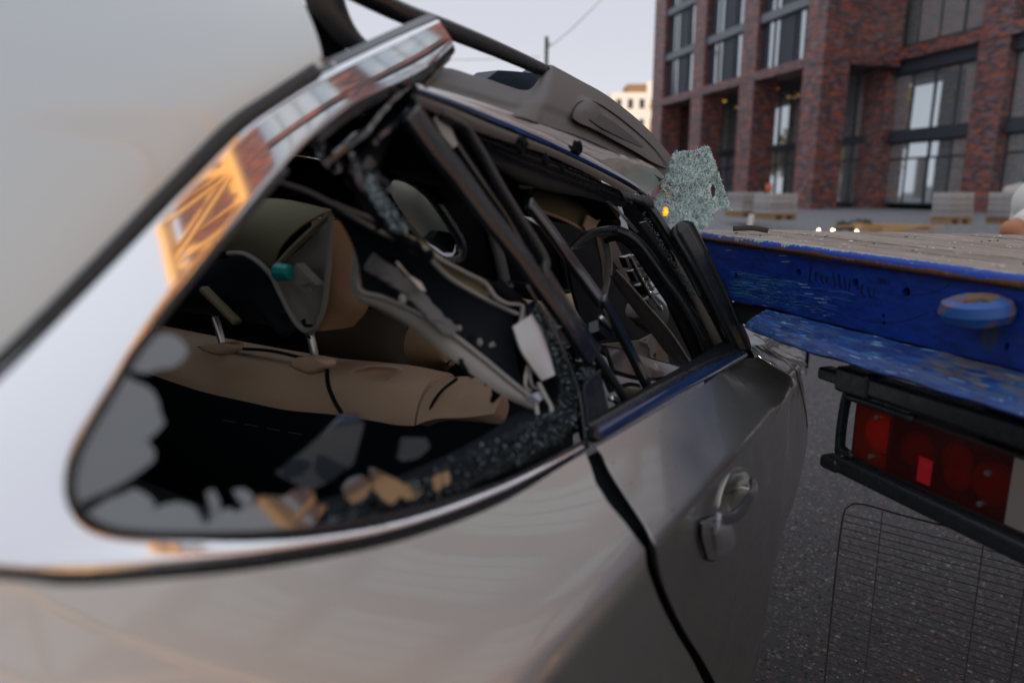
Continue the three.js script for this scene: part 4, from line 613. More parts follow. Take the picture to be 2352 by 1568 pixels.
{ // rear door: skin with a light returned edge at the gap, crumpled at its front upper corner
  const belt = onQ(id, [[1372, 1030], [1500, 952], [1600, 893], [1690, 838], [1722, 822], [1780, 800], [1842, 842]]).map(UY);
  const left = onQ(id, gapR).map(UY), lb = left[left.length - 1]; left.push([lb[0] + 0.05, 0.16]);
  const fr = onQ(id, [[1845, 850], [1856, 920], [1856, 1000], [1836, 1110], [1800, 1220], [1772, 1330], [1755, 1450], [1735, 1560]]).map(UY); const fb = fr[fr.length - 1]; fr.push([fb[0] - 0.02, 0.16]);
  const dent = (u, y) => {
    const a = smooth(0.52, 0.7, u) * smooth(0.955, 1.01, y), c = smooth(0.74, 0.86, u);
    const rid = Math.abs(u - 0.79 + (y - 1.0) * 0.5), rid2 = Math.abs(y - 0.975 - (u - 0.7) * 0.12);
    let w = -0.03 * Math.exp(-(((u - 0.66) / 0.09) ** 2) - (((y - 1.015) / 0.03) ** 2)) + 0.02 * Math.max(0, 1 - rid / 0.06) * smooth(0.93, 1.0, y) + 0.012 * Math.max(0, 1 - rid2 / 0.03) * smooth(0.55, 0.68, u) * (1 - c);
    w += a * 0.012 * fbm(u * 10, y * 14, 2) - 0.02 * c * c * smooth(0.7, 1.0, y);
    w += 0.004 * fbm(u * 6, y * 8, 5) * smooth(0.15, 0.3, u) - 0.006 * Math.exp(-(((u - 0.2) / 0.06) ** 2) - (((y - 0.985) / 0.02) ** 2));
    return w;
  };
  const rows = skin([left[0], ...belt.slice(1, -1), fr[0]], [left[left.length - 1], fr[fr.length - 1]], left, fr, 200, 170, dent);
  const cupUV = cr([[350, 985], [372, 870], [430, 745], [480, 712], [540, 725], [575, 780], [590, 830], [560, 900], [470, 985], [410, 1000], [350, 985]].map((p) => { const q = s2(p), [u, y] = UY(Q(q[0], q[1])); return V(u, y, 0); }), 50);
  const within = (u, y) => { let c = false; for (let i = 0, j = cupUV.length - 1; i < cupUV.length; j = i++) { const a = cupUV[i], b = cupUV[j]; if ((a.y > y) !== (b.y > y) && u < (b.x - a.x) * (y - a.y) / (b.y - a.y) + a.x) c = !c; } return c; };
  const dg = loft(rows, { th: 0.002 });
  { const ix = dg.index.array, P = dg.attributes.position, keep = []; for (let i = 0; i < ix.length; i += 3) { let u = 0, y = 0; for (let k = 0; k < 3; k++) { const w = uvy(V(P.getX(ix[i + k]), P.getY(ix[i + k]), P.getZ(ix[i + k]))); u += w[0] / 3; y += w[2] / 3; } if (!within(u, y)) keep.push(ix[i], ix[i + 1], ix[i + 2]); } dg.setIndex(keep); }
  const door = part(CAR, 'rear_door', dg, M.doorPaint, 'dented rear door with a folded front corner');
  // returned edge along the gap and the dark seam behind it
  const e = rows.map((r) => r[0]), inn = e.map((p) => p.clone().addScaledVector(CN, -0.003).addScaledVector(CF, 0.0015));
  part(door, 'door_edge', loft([e.map((p) => p.clone().addScaledVector(CN, 0.0008)), e.map((p, i) => p.clone().lerp(inn[i], 0.5).addScaledVector(CF, -0.001)), inn, inn.map((p) => p.clone().addScaledVector(CN, -0.012).addScaledVector(CF, 0.012))], { th: 0.001 }), M.silver);
  const f = rows.map((r) => r[r.length - 1]);
  part(door, 'folded_edge', loft([f, f.map((p, i) => p.clone().addScaledVector(CN, -0.03).addScaledVector(CF, 0.012)), f.map((p, i) => p.clone().addScaledVector(CN, -0.3).addScaledVector(CF, 0.1))], { th: 0.0015 }), M.doorPaint);
  const sl = gapL.map(([x, y]) => Q(x - 12, y, -0.02)), sr = gapR.map(([x, y]) => Q(x + 14, y, -0.02));
  part(CAR, 'door_seam', ribbon(sl, sr, { n: 40, m: 6, b: -0.012, th: 0.002 }), M.dark, 'black gap between quarter panel and rear door');
  // belt moulding
  const A = onQ(id, [[1362, 984], [1500, 905], [1620, 842], [1702, 806]]), B = onQ(id, [[1380, 1012], [1510, 934], [1620, 873], [1718, 818]]);
  part(door, 'belt_moulding', ribbon(A, B, { n: 40, m: 9, b: 0.006, th: 0.01 }), M.glossBlueSheen, 'gloss black window moulding with blue reflection put into its colour');
  const A2 = A.map((p) => p.clone().addScaledVector(CN, -0.012).add(V(0, 0.004, 0))), B2 = A.map((p) => p.clone().addScaledVector(CN, -0.035).add(V(0, -0.004, 0)));
  part(door, 'window_seal', ribbon(A.map((p) => p.clone().addScaledVector(CN, -0.001)), A2, { n: 30, m: 5, b: 0.002, th: 0.004 }), M.rubber);
  part(door, 'inner_panel', ribbon(A2, onS(id, [[1420, 960], [1560, 880], [1680, 800]], -0.06).map((p) => p.setY(1.03)), { n: 24, m: 6, b: 0.004, th: 0.003 }), M.dark);
  part(door, 'moulding_end', plate(onQ(s7, [[870, 1240], [915, 1205], [985, 1360], [930, 1365], [880, 1330]]).map((p) => p.addScaledVector(CN, 0.006)), 0.014), M.rubber);
  // handle: recess cup, pull bar and rear cap
  const H = (list, o) => list.map((p) => { const q = s2(p); return Q(q[0], q[1], o); });
  const cup = H([[350, 985], [372, 870], [430, 745], [480, 712], [540, 725], [575, 780], [590, 830], [560, 900], [470, 985], [410, 1000]], 0.001), cc = H([[465, 850]], -0.028)[0];
  part(door, 'recess_rim', tube([...cup, cup[0]].map((p) => p.clone().addScaledVector(CN, 0.0005)), 0.003, 80, 8), M.doorPaint);
  part(door, 'handle_recess', loft([cr([...cup, cup[0]], 40), cr([...cup, cup[0]], 40).map((p) => p.clone().lerp(cc, 0.3).addScaledVector(CN, -0.012)), cr([...cup, cup[0]], 40).map((p) => p.clone().lerp(cc, 0.75).addScaledVector(CN, -0.012)), cr([...cup, cup[0]], 40).map((p) => p.clone().lerp(cc, 1))]), M.doorPaint);
  const hb = [...H([[350, 1035]], 0.02), ...H([[430, 1030]], 0.026), ...H([[505, 985]], 0.03), ...H([[560, 912]], 0.03), ...H([[588, 850]], 0.022), ...H([[578, 808]], 0.008)];
  part(door, 'handle', bar(hb, (t) => 31 - 4 * t, { n: 30, flat: 0.75, up: CN, q: 0.7, k: 20 }), std({ color: [0.2, 0.2, 0.23], metalness: 0.8, roughness: 0.28, clearcoat: 1, clearcoatRoughness: 0.04 }), 'dark grey pull handle');
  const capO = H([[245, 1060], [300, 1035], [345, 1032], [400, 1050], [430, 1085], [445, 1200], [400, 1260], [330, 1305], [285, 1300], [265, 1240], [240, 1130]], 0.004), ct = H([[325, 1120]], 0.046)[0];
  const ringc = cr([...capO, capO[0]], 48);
  part(door, 'handle_cap', loft([0, 0.1, 0.28, 0.5, 0.75, 1].map((k) => ringc.map((p) => { const o = p.clone().lerp(ct, k); const base = p.clone().lerp(ct, k).addScaledVector(CN, 0); return o.addScaledVector(CN, 0.022 * Math.sqrt(1 - (1 - k) ** 3) * (1 - k)); }))), std({ color: [0.82, 0.81, 0.79], metalness: 0.85, roughness: 0.24, clearcoat: 1, clearcoatRoughness: 0.03 }), 'rounded silver cap of the handle, paled for its sky reflection');  // pale colour carries part of the sky reflection on the cap
  part(door, 'cap_gap', tube(ringc.map((p) => p.clone().addScaledVector(CN, 0.0005)), 0.0016, 60, 6), M.dark);
  part(door, 'handle_joint', tube(H([[248, 1062], [300, 1037], [345, 1034], [400, 1050], [430, 1085], [445, 1200]], 0.02), 0.0014, 24, 6), M.silver);
}
{ // crushed front door and wing beyond, bent inward
  const A = [...onS(id, [[1735, 772], [1790, 768]], -0.02), S(1845, 800, -0.02)], B = [...onS(id, [[1752, 800], [1800, 850], [1862, 900]], -0.06)];
  part(CAR, 'front_wing', ribbon(onS(z7, [[370, 985], [470, 965], [600, 985], [720, 1010]], -0.12), onS(z7, [[480, 1120], [600, 1120], [720, 1230], [735, 1290]], -0.12), { n: 30, m: 14, prof: (t, x) => 0.02 * Math.sin(t * 5 + x * 4) }), M.paint, 'crumpled front door skin under the beam');
  part(CAR, 'front_door', ribbon(onS(z7, [[350, 1140], [490, 1030], [620, 1120], [750, 1215]], -0.03), onS(z7, [[300, 1220], [450, 1240], [600, 1255], [700, 1300]], -0.01), { n: 40, m: 16, prof: (t, x) => 0.012 * Math.sin(t * 7 + x * 9) + 0.008 * fbm(x * 6, t * 5, 1) }), M.doorPaint, 'folded metal corner of the front door');
  part(CAR, 'mirror_mount', bar(onS(z7, [[770, 1030], [765, 1120], [755, 1230]], -0.1), 12, { n: 10 }), M.dark);
}
// ---- bright window trim: the broad pillar arm and the tail curving under the window
const trimOut = [[1005, 42], [930, 75], [850, 113], [745, 165], [650, 222], [560, 285], [420, 424], [250, 600], [100, 752], [0, 852], [-170, 1010], [-300, 1140], [-310, 1240], [-190, 1290], [0, 1312], [150, 1325], [350, 1312], [600, 1287], [900, 1230], [1150, 1139], [1335, 1038]];
const trimIn = [[1043, 100], [985, 150], [900, 195], [800, 248], [720, 312], [640, 392], [520, 530], [400, 672], [310, 792], [215, 945], [165, 1035], [147, 1098], [150, 1150], [178, 1200], [240, 1230], [320, 1240], [420, 1243], [620, 1238], [900, 1196], [1150, 1112], [1335, 1020]];
{
  const o = trimOut.map(([x, y]) => T(x, y, 0.002)), i = trimIn.map(([x, y]) => T(x, y, 0.002));
  part(CAR, 'window_trim', ribbon(o, i, { n: 150, m: 21, th: 0.003, prof: (t, x) => (t < 0.06 ? -0.004 * (1 - t / 0.06) : 0) + 0.0003 * Math.sin(Math.PI * t) - 0.014 * Math.max(0, t - 0.9 - 0.07 * smooth(0.12, 0.4, x) * (1 - smooth(0.6, 0.75, x))) + smooth(0.56, 0.68, x) * (0.0012 * (0.5 - t) + 0.0048 * Math.sin(Math.PI * t)) }), M.chrome, 'broad bright metal window trim with its upper end torn loose');
  // end of the torn arm, and the black underside behind it
  part(CAR, 'trim_underside', ribbon([[1005, 40], [930, 73], [850, 111], [745, 163], [650, 220]].map(([x, y]) => T(x, y, -0.002)), [[1043, 102], [985, 152], [900, 197], [800, 250], [720, 314]].map(([x, y]) => T(x, y, -0.004)), { n: 40, m: 7, b: -0.02, th: 0.012 }), M.gloss);
  part(CAR, 'pillar_stump', loft([0, 0.25, 0.5, 0.75, 1].map((k) => cr([[1043, 104], [1000, 165], [955, 215], [925, 262], [880, 300], [850, 330]].map(([x, y], j) => T(x - k * 95 * (0.4 + 0.15 * j), y + k * (24 + 8 * j) - 26 * Math.sin(k * 3.1), -0.012 - 0.05 * Math.sin(k * 3.1))), 40).map((p) => p.addScaledVector(NT, 0.014 * fbm(p.x * 40, p.y * 40, p.z * 40)))), { th: 0.006 }), M.gloss, 'torn black pillar end');
  // black gaskets
  part(CAR, 'trim_gasket', bar([[735, 170], [640, 232], [548, 294], [408, 434], [238, 610], [85, 765], [-20, 866], [-190, 1030]].map(([x, y]) => T(x - 9, y - 9, 0.004)), 32, { n: 60, h: 0.008 }), M.rubber);
  part(CAR, 'trim_gasket', bar([[-200, 1300], [0, 1322], [150, 1335], [350, 1322], [600, 1296], [900, 1239], [1150, 1148], [1338, 1046]].map(([x, y]) => T(x, y, 0.003)), (t) => 18 - 8 * t, { n: 70, h: 0.008 }), M.rubber);
  part(CAR, 'glass_seal', bar(trimIn.slice(5).map(([x, y]) => T(x + (y < 1100 ? 10 : y > 1225 ? 0 : 8), y - (y > 1150 ? 12 : 0), -0.004)), 22, { n: 90, h: 0.012 }), M.rubber);
  // body coloured rear pillar above the trim
  const base = [[742, 158], [650, 212], [555, 272], [410, 408], [240, 584], [90, 736], [-10, 838], [-200, 1000], [-420, 1190]], edge = [[742, 150], [736, 110], [722, 65], [703, 22], [680, -30], [650, -100]], rows = [];
  for (let k = 0; k <= 20; k++) { const t = k / 20, e = cr(edge.map(([x, y]) => V(x, y, 0)), 21)[k], row = []; for (const [x, y] of base) { const s = (742 - x) / 1162, qx = x + (e.x - 742) * (1 - 0.3 * s) - t * 120 * s, qy = (y - 8) + (-110 - 260 * s - (y - 8)) * t; row.push(T(qx, qy, 0.002 - 0.10 * Math.pow(t, 2.2) - 0.012 * Math.sin(Math.PI * t) * 0)); } rows.push(cr(row, 50)); }
  part(CAR, 'rear_pillar', loft(rows, { th: 0.002 }), M.paint, 'smooth champagne rear pillar');
}
{ // roof rail with its two moulded feet
  const v = -0.30;
  const rail = part(CAR, 'roof_rail', bar(onS(id, [[800, -30], [850, -5], [930, 32], [1030, 68], [1150, 117], [1252, 163]], v), (t) => 46 - 20 * t, { n: 50, flat: 1, q: 0.9, k: 18, up: CN }), M.satin, 'black tubular roof rail');
  const top = [[885, 395], [1000, 400], [1130, 440], [1215, 462], [1330, 502], [1430, 530], [1478, 520], [1540, 440], [1590, 380], [1625, 395], [1760, 468], [1900, 545], [2030, 640], [2140, 735], [2230, 830], [2310, 930]], bot = [[790, 500], [930, 540], [1080, 580], [1180, 612], [1300, 645], [1400, 672], [1480, 700], [1560, 722], [1620, 742], [1690, 765], [1790, 800], [1900, 850], [2010, 905], [2110, 960], [2190, 1010], [2260, 1050]];
  part(rail, 'rail_cover', ribbon(onS(z2, top, v), onS(z2, bot, v + 0.1), { n: 90, m: 26, th: 0.01, prof: (t, x) => 0.005 * Math.sin(Math.PI * t) - 0.004 * smooth(0.74, 0.8, t) + (x > 0.46 && x < 0.56 ? 0.006 * Math.sin((x - 0.46) / 0.1 * Math.PI) * smooth(0.3, 0.45, t) * (1 - smooth(0.6, 0.74, t)) : 0) }), M.plastic, 'matt grey moulded rail cover');
  part(rail, 'rail_cap', plate(onS(z2, [[1215, 462], [1285, 412], [1380, 418], [1465, 428], [1520, 425], [1590, 380], [1560, 440], [1490, 540], [1430, 545], [1330, 510]], v - 0.06), 0.05), std({ color: [0.008, 0.028, 0.055], roughness: 0.55 }), 'dark blue far side of the rail foot');
  const yAt = (l, x) => { for (let i = 1; i < l.length; i++) if (x <= l[i][0]) return l[i - 1][1] + (l[i][1] - l[i - 1][1]) * (x - l[i - 1][0]) / (l[i][0] - l[i - 1][0]); return l[l.length - 1][1]; };
  const onCover = (l, o) => l.map((p) => { const t = Math.max(0, Math.min(1, (p[1] - yAt(top, p[0])) / (yAt(bot, p[0]) - yAt(top, p[0])))), q = z2(p); return S(q[0], q[1], v + 0.1 * t + 0.005 * Math.sin(Math.PI * t) + o); });
  const r0 = onCover([[1700, 690], [1712, 640], [1740, 600], [1790, 588], [1850, 603], [1950, 665], [2050, 742], [2150, 830], [2220, 905], [2270, 975], [2200, 965], [2080, 895], [1960, 830], [1820, 755], [1730, 715]], 0.006);
  const push = (p, o) => p.clone().addScaledVector(CN, o), loop = cr([...r0, r0[0]], 60), mid = r0.reduce((a, p) => a.add(p), V(0, 0, 0)).multiplyScalar(1 / r0.length);
  part(rail, 'cover_recess', loft([loop.map((p) => push(p, 0.006)), loop.map((p) => push(p.clone().lerp(mid, 0.03), 0.004)), loop.map((p) => push(p.clone().lerp(mid, 0.1), -0.004)), loop.map((p) => push(p.clone().lerp(mid, 0.5), -0.003)), loop.map((p) => push(mid, -0.002))]), M.coverDark);
  part(rail, 'recess_insert', plate(onCover([[1820, 702], [1836, 662], [1870, 660], [1960, 715], [2060, 790], [2140, 860], [2125, 866], [2020, 815], [1900, 755]], 0.009), 0.006), M.coverDark);
  part(rail, 'rear_foot', ribbon(onS(id, [[690, -40], [715, 25], [742, 60], [775, 98], [812, 122]], v - 0.02), onS(id, [[782, -40], [796, 15], [810, 50], [828, 78], [848, 98]], v - 0.02), { n: 24, m: 10, b: 0.01, th: 0.01 }), M.coverDark, 'dark rear foot of the rail');
  part(CAR, 'roof_corner', plate(onS(id, [[700, 10], [728, 30], [765, 85], [808, 125], [770, 150], [742, 150], [738, 90]], -0.34), 0.02), M.dark);
  part(CAR, 'trim_clip', plate(onT(z1, [[2095, 372], [2180, 398], [2200, 412], [2120, 405]], 0.004), 0.004), M.chrome);
}
{ // edge of the roof, from the torn pillar forward to the crushed front
  const v = -0.2;
  const L = (list, o = v) => onS(z2, list, o);
  part(CAR, 'roof_side', ribbon(L([[790, 492], [1080, 572], [1300, 640], [1500, 700], [1690, 762], [1850, 825], [2010, 900], [2130, 970], [2250, 1060]], -0.215), L([[790, 520], [1000, 580], [1250, 660], [1500, 760], [1760, 880], [1950, 990], [2060, 1070], [2150, 1135], [2200, 1180]], -0.2), { n: 90, m: 20, th: 0.002, prof: (t, x) => 0.004 * Math.sin(Math.PI * t) + 0.02 * smooth(0.55, 1, x) * Math.sin(t * 4 + x * 9) + 0.004 * smooth(0.5, 0.8, x) * fbm(x * 20, t * 5, 4) }), M.paint, 'buckled painted roof side');
  part(CAR, 'roof_moulding', ribbon(L([[785, 500], [1000, 570], [1250, 655], [1500, 755], [1730, 862], [1900, 955], [2030, 1040], [2172, 1140]], -0.192), L([[800, 545], [1000, 612], [1250, 712], [1500, 815], [1760, 935], [1950, 1030], [2060, 1090], [2150, 1150]], -0.187), { n: 80, m: 11, b: 0.006, th: 0.004 }), M.chrome, 'bright roof moulding');
  part(CAR, 'roof_channel', ribbon(L([[800, 546], [1000, 613], [1250, 713], [1500, 816], [1760, 936], [1950, 1031], [2060, 1091], [2140, 1148]], -0.192), L([[800, 560], [1000, 630], [1250, 734], [1500, 840], [1760, 955], [1950, 1045], [2060, 1105], [2130, 1155]], -0.2), { n: 60, m: 5, b: -0.004, th: 0.003 }), M.rubber);
  part(CAR, 'door_frame_rail', ribbon(L([[770, 560], [1000, 630], [1250, 735], [1500, 840], [1760, 955], [1950, 1045], [2110, 1135]], -0.195), L([[800, 612], [950, 680], [1150, 768], [1350, 838], [1560, 905], [1800, 1015], [2050, 1150]], -0.185), { n: 70, m: 11, b: 0.008, th: 0.004 }), M.plastic, 'grey brown upper door frame');
  part(CAR, 'frame_seal', bar(L([[1140, 790], [1300, 850], [1500, 925], [1700, 1005], [1900, 1090], [2060, 1165]], -0.2), (t) => 15 - 3 * t, { n: 50 }), M.rubber);
  part(CAR, 'frame_seal', bar(L([[1180, 825], [1350, 905], [1550, 985], [1750, 1060], [1950, 1140], [2060, 1185]], -0.215), (t) => 22 - 6 * t, { n: 50 }), M.rubber);
  part(CAR, 'frame_lining', ribbon(L([[1180, 850], [1400, 950], [1650, 1035], [1900, 1120], [2060, 1180]], -0.23), L([[1260, 980], [1420, 1075], [1600, 1130], [1800, 1160], [1960, 1200]], -0.27), { n: 40, m: 10, b: 0.01, th: 0.004 }), M.greyDark);
  for (const [x, y, k] of [[1410, 850, 0.012], [1560, 935, 0.008], [1748, 868, 0.012], [1435, 845, 0.008], [1660, 985, 0.006]]) { const p = L([[x, y]], -0.18)[0], g = new THREE.IcosahedronGeometry(k, 1); g.scale(0.8, 1.1, 0.6); const q = g.attributes.position; for (let i = 0; i < q.count; i++) { const s = 1 + 0.7 * noise.noise(q.getX(i) * 200, q.getY(i) * 200, q.getZ(i) * 200); q.setXYZ(i, q.getX(i) * s, q.getY(i) * s, q.getZ(i) * s); } g.computeVertexNormals(); g.translate(p.x, p.y, p.z); part(CAR, 'adhesive_lump', g, M.dark); }
  // roof skin and far side close the cabin
  const e = [[-0.85, -0.27, 1.45], [-0.5, -0.27, 1.51], [-0.26, -0.27, 1.54], [-0.12, -0.27, 1.555], [0.0, -0.27, 1.555], [0.35, -0.28, 1.5], [0.6, -0.3, 1.43], [0.9, -0.36, 1.33]].map(([u, w, y]) => [u, w, y]);
  const farE = [[-0.85, 1.44], [-0.5, 1.5], [-0.26, 1.53], [-0.1, 1.545], [0.15, 1.545], [0.6, 1.53], [0.95, 1.5], [1.45, 1.42]];
  const roofRow = (t, a, b) => { const A = cr(e.map(([u, w, y]) => car(u, w, y)), 41), B = cr(farE.map(([u, y]) => car(u, -1.42, y)), 41); return A.map((p, i) => p.lerp(B[i], t)).slice(a, b); };
  part(CAR, 'roof', merge([loft([0, 0.12, 0.24].map((t) => roofRow(t, 0, 41)), { th: 0.02 }), loft([0.78, 0.9, 1].map((t) => roofRow(t, 0, 41)), { th: 0.02 }), loft([0.24, 0.5, 0.78].map((t) => roofRow(t, 0, 14)), { th: 0.02 }), loft([0.24, 0.5, 0.78].map((t) => roofRow(t, 21, 41)), { th: 0.02 })]), M.dark, 'roof with the shade of its lining put into a near black colour');  // near black colour stands in for shade on the olive lining
  part(CAR, 'added_roof_glass', loft([0.24, 0.5, 0.78].map((t) => roofRow(t, 13, 22)), {}), std({ color: [0.7, 0.75, 0.75], roughness: 0.02, transmission: 1, thickness: 0 }));  // unseen glazed opening, added to let daylight into the cabin
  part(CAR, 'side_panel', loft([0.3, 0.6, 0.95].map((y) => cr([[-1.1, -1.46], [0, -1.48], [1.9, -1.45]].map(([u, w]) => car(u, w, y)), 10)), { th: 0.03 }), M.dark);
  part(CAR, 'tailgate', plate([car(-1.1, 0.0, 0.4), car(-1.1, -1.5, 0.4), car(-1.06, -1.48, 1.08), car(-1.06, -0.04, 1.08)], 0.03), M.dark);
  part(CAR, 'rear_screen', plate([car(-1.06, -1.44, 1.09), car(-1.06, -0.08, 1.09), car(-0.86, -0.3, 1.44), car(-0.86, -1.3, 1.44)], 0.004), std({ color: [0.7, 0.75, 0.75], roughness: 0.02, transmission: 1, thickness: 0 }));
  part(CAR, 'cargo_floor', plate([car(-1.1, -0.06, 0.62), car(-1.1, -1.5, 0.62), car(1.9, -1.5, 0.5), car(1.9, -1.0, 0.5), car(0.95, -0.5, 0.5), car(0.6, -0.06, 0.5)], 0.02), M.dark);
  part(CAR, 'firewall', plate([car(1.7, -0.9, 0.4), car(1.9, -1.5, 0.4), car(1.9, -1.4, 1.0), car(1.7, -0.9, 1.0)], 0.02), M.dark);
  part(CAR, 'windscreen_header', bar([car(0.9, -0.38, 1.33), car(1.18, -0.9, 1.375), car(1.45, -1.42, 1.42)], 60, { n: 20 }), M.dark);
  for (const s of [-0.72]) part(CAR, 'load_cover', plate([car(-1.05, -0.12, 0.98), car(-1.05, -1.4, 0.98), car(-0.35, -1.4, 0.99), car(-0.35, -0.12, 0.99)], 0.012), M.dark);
}
{ // rear side of the glass opening: tinted glass left standing, and loose shards
  const shard = (f, list, off, name, label) => part(CAR, name, plate(onT(f, list, off), 0.004), M.tint, label);
  shard(z4, [[870, 1120], [850, 1090], [1000, 900], [1060, 870], [1130, 880], [1190, 920], [1230, 985], [1190, 1050], [1120, 1095], [1030, 1105], [960, 1130]], -0.004, 'glass_shard');
  shard(z4, [[830, 1150], [870, 1180], [950, 1210], [1000, 1250], [1035, 1320], [1045, 1390], [1075, 1450], [1040, 1500], [985, 1550], [960, 1568], [1010, 1640], [1005, 1700], [930, 1760], [800, 1850], [700, 1900], [560, 1960], [500, 1990], [430, 1900], [420, 1800], [470, 1650], [560, 1500], [660, 1340], [760, 1200]], -0.004, 'glass_pane', 'jagged remains of the tinted rear window');
  // loose shards along the sill, each at its own tilt
  const loose = (f, list, off, tilt, label) => { const p = onT(f, list, off), c = p.reduce((a, q) => a.add(q), V(0, 0, 0)).multiplyScalar(1 / p.length), m = new THREE.Matrix4().makeRotationAxis(CF, tilt[0]).multiply(new THREE.Matrix4().makeRotationAxis(UP, tilt[1])); part(CAR, 'glass_shard', plate(p.map((q) => q.sub(c).applyMatrix4(m).add(c)), 0.003), M.tint, label); };
  loose(z8, [[440, 655], [520, 600], [620, 535], [700, 510], [760, 480], [820, 510], [870, 560], [850, 600], [920, 575], [990, 560], [1060, 580], [1120, 615], [1180, 640], [1260, 600], [1330, 575], [1400, 590], [1440, 530], [1560, 540], [1620, 500], [1680, 485], [1720, 500], [1735, 590], [1795, 590], [1690, 715], [1560, 740], [1300, 765], [1000, 770], [800, 770], [640, 750], [520, 710]], -0.006, [-0.16, 0], 'ragged lower edge of the tinted rear window');
  loose(s1, [[135, 490], [165, 440], [215, 420], [260, 435], [280, 470], [250, 540], [190, 575], [145, 540]], 0.004, [-0.02, -0.13]);
  loose(s1, [[282, 380], [330, 395], [400, 430], [450, 455], [470, 480], [445, 530], [400, 580], [350, 555], [305, 500]], 0.006, [-0.02, -0.13]);
  loose(s1, [[460, 470], [500, 450], [545, 470], [565, 505], [530, 540], [480, 555], [450, 520]], 0.004, [-0.02, -0.13]);
  loose(s1, [[612, 450], [640, 415], [668, 402], [676, 470], [655, 510], [632, 490]], 0.004, [-0.02, -0.13]);
  loose(s1, [[680, 410], [700, 395], [718, 420], [720, 460], [692, 480]], 0.004, [-0.02, -0.13]);
  loose(z8, [[1140, 510], [1180, 495], [1215, 560], [1220, 640], [1200, 660], [1165, 590]], 0.004, [-0.02, -0.13]);
  loose(z8, [[1290, 500], [1350, 490], [1400, 525], [1405, 565], [1370, 590], [1320, 550]], 0.004, [-0.02, -0.13]);
  loose(z8, [[1600, 450], [1700, 310], [1840, 80], [1905, 70], [1950, 110], [1960, 330], [1880, 440], [1790, 520]], -0.05, [0.25, -0.3], 'large dark shard leaning inside the window');
  loose(s1, [[445, 225], [500, 210], [560, 200], [590, 245], [560, 310], [500, 355], [465, 340]], -0.03, [0.3, -0.35], 'bluish shard inside the window corner');
}
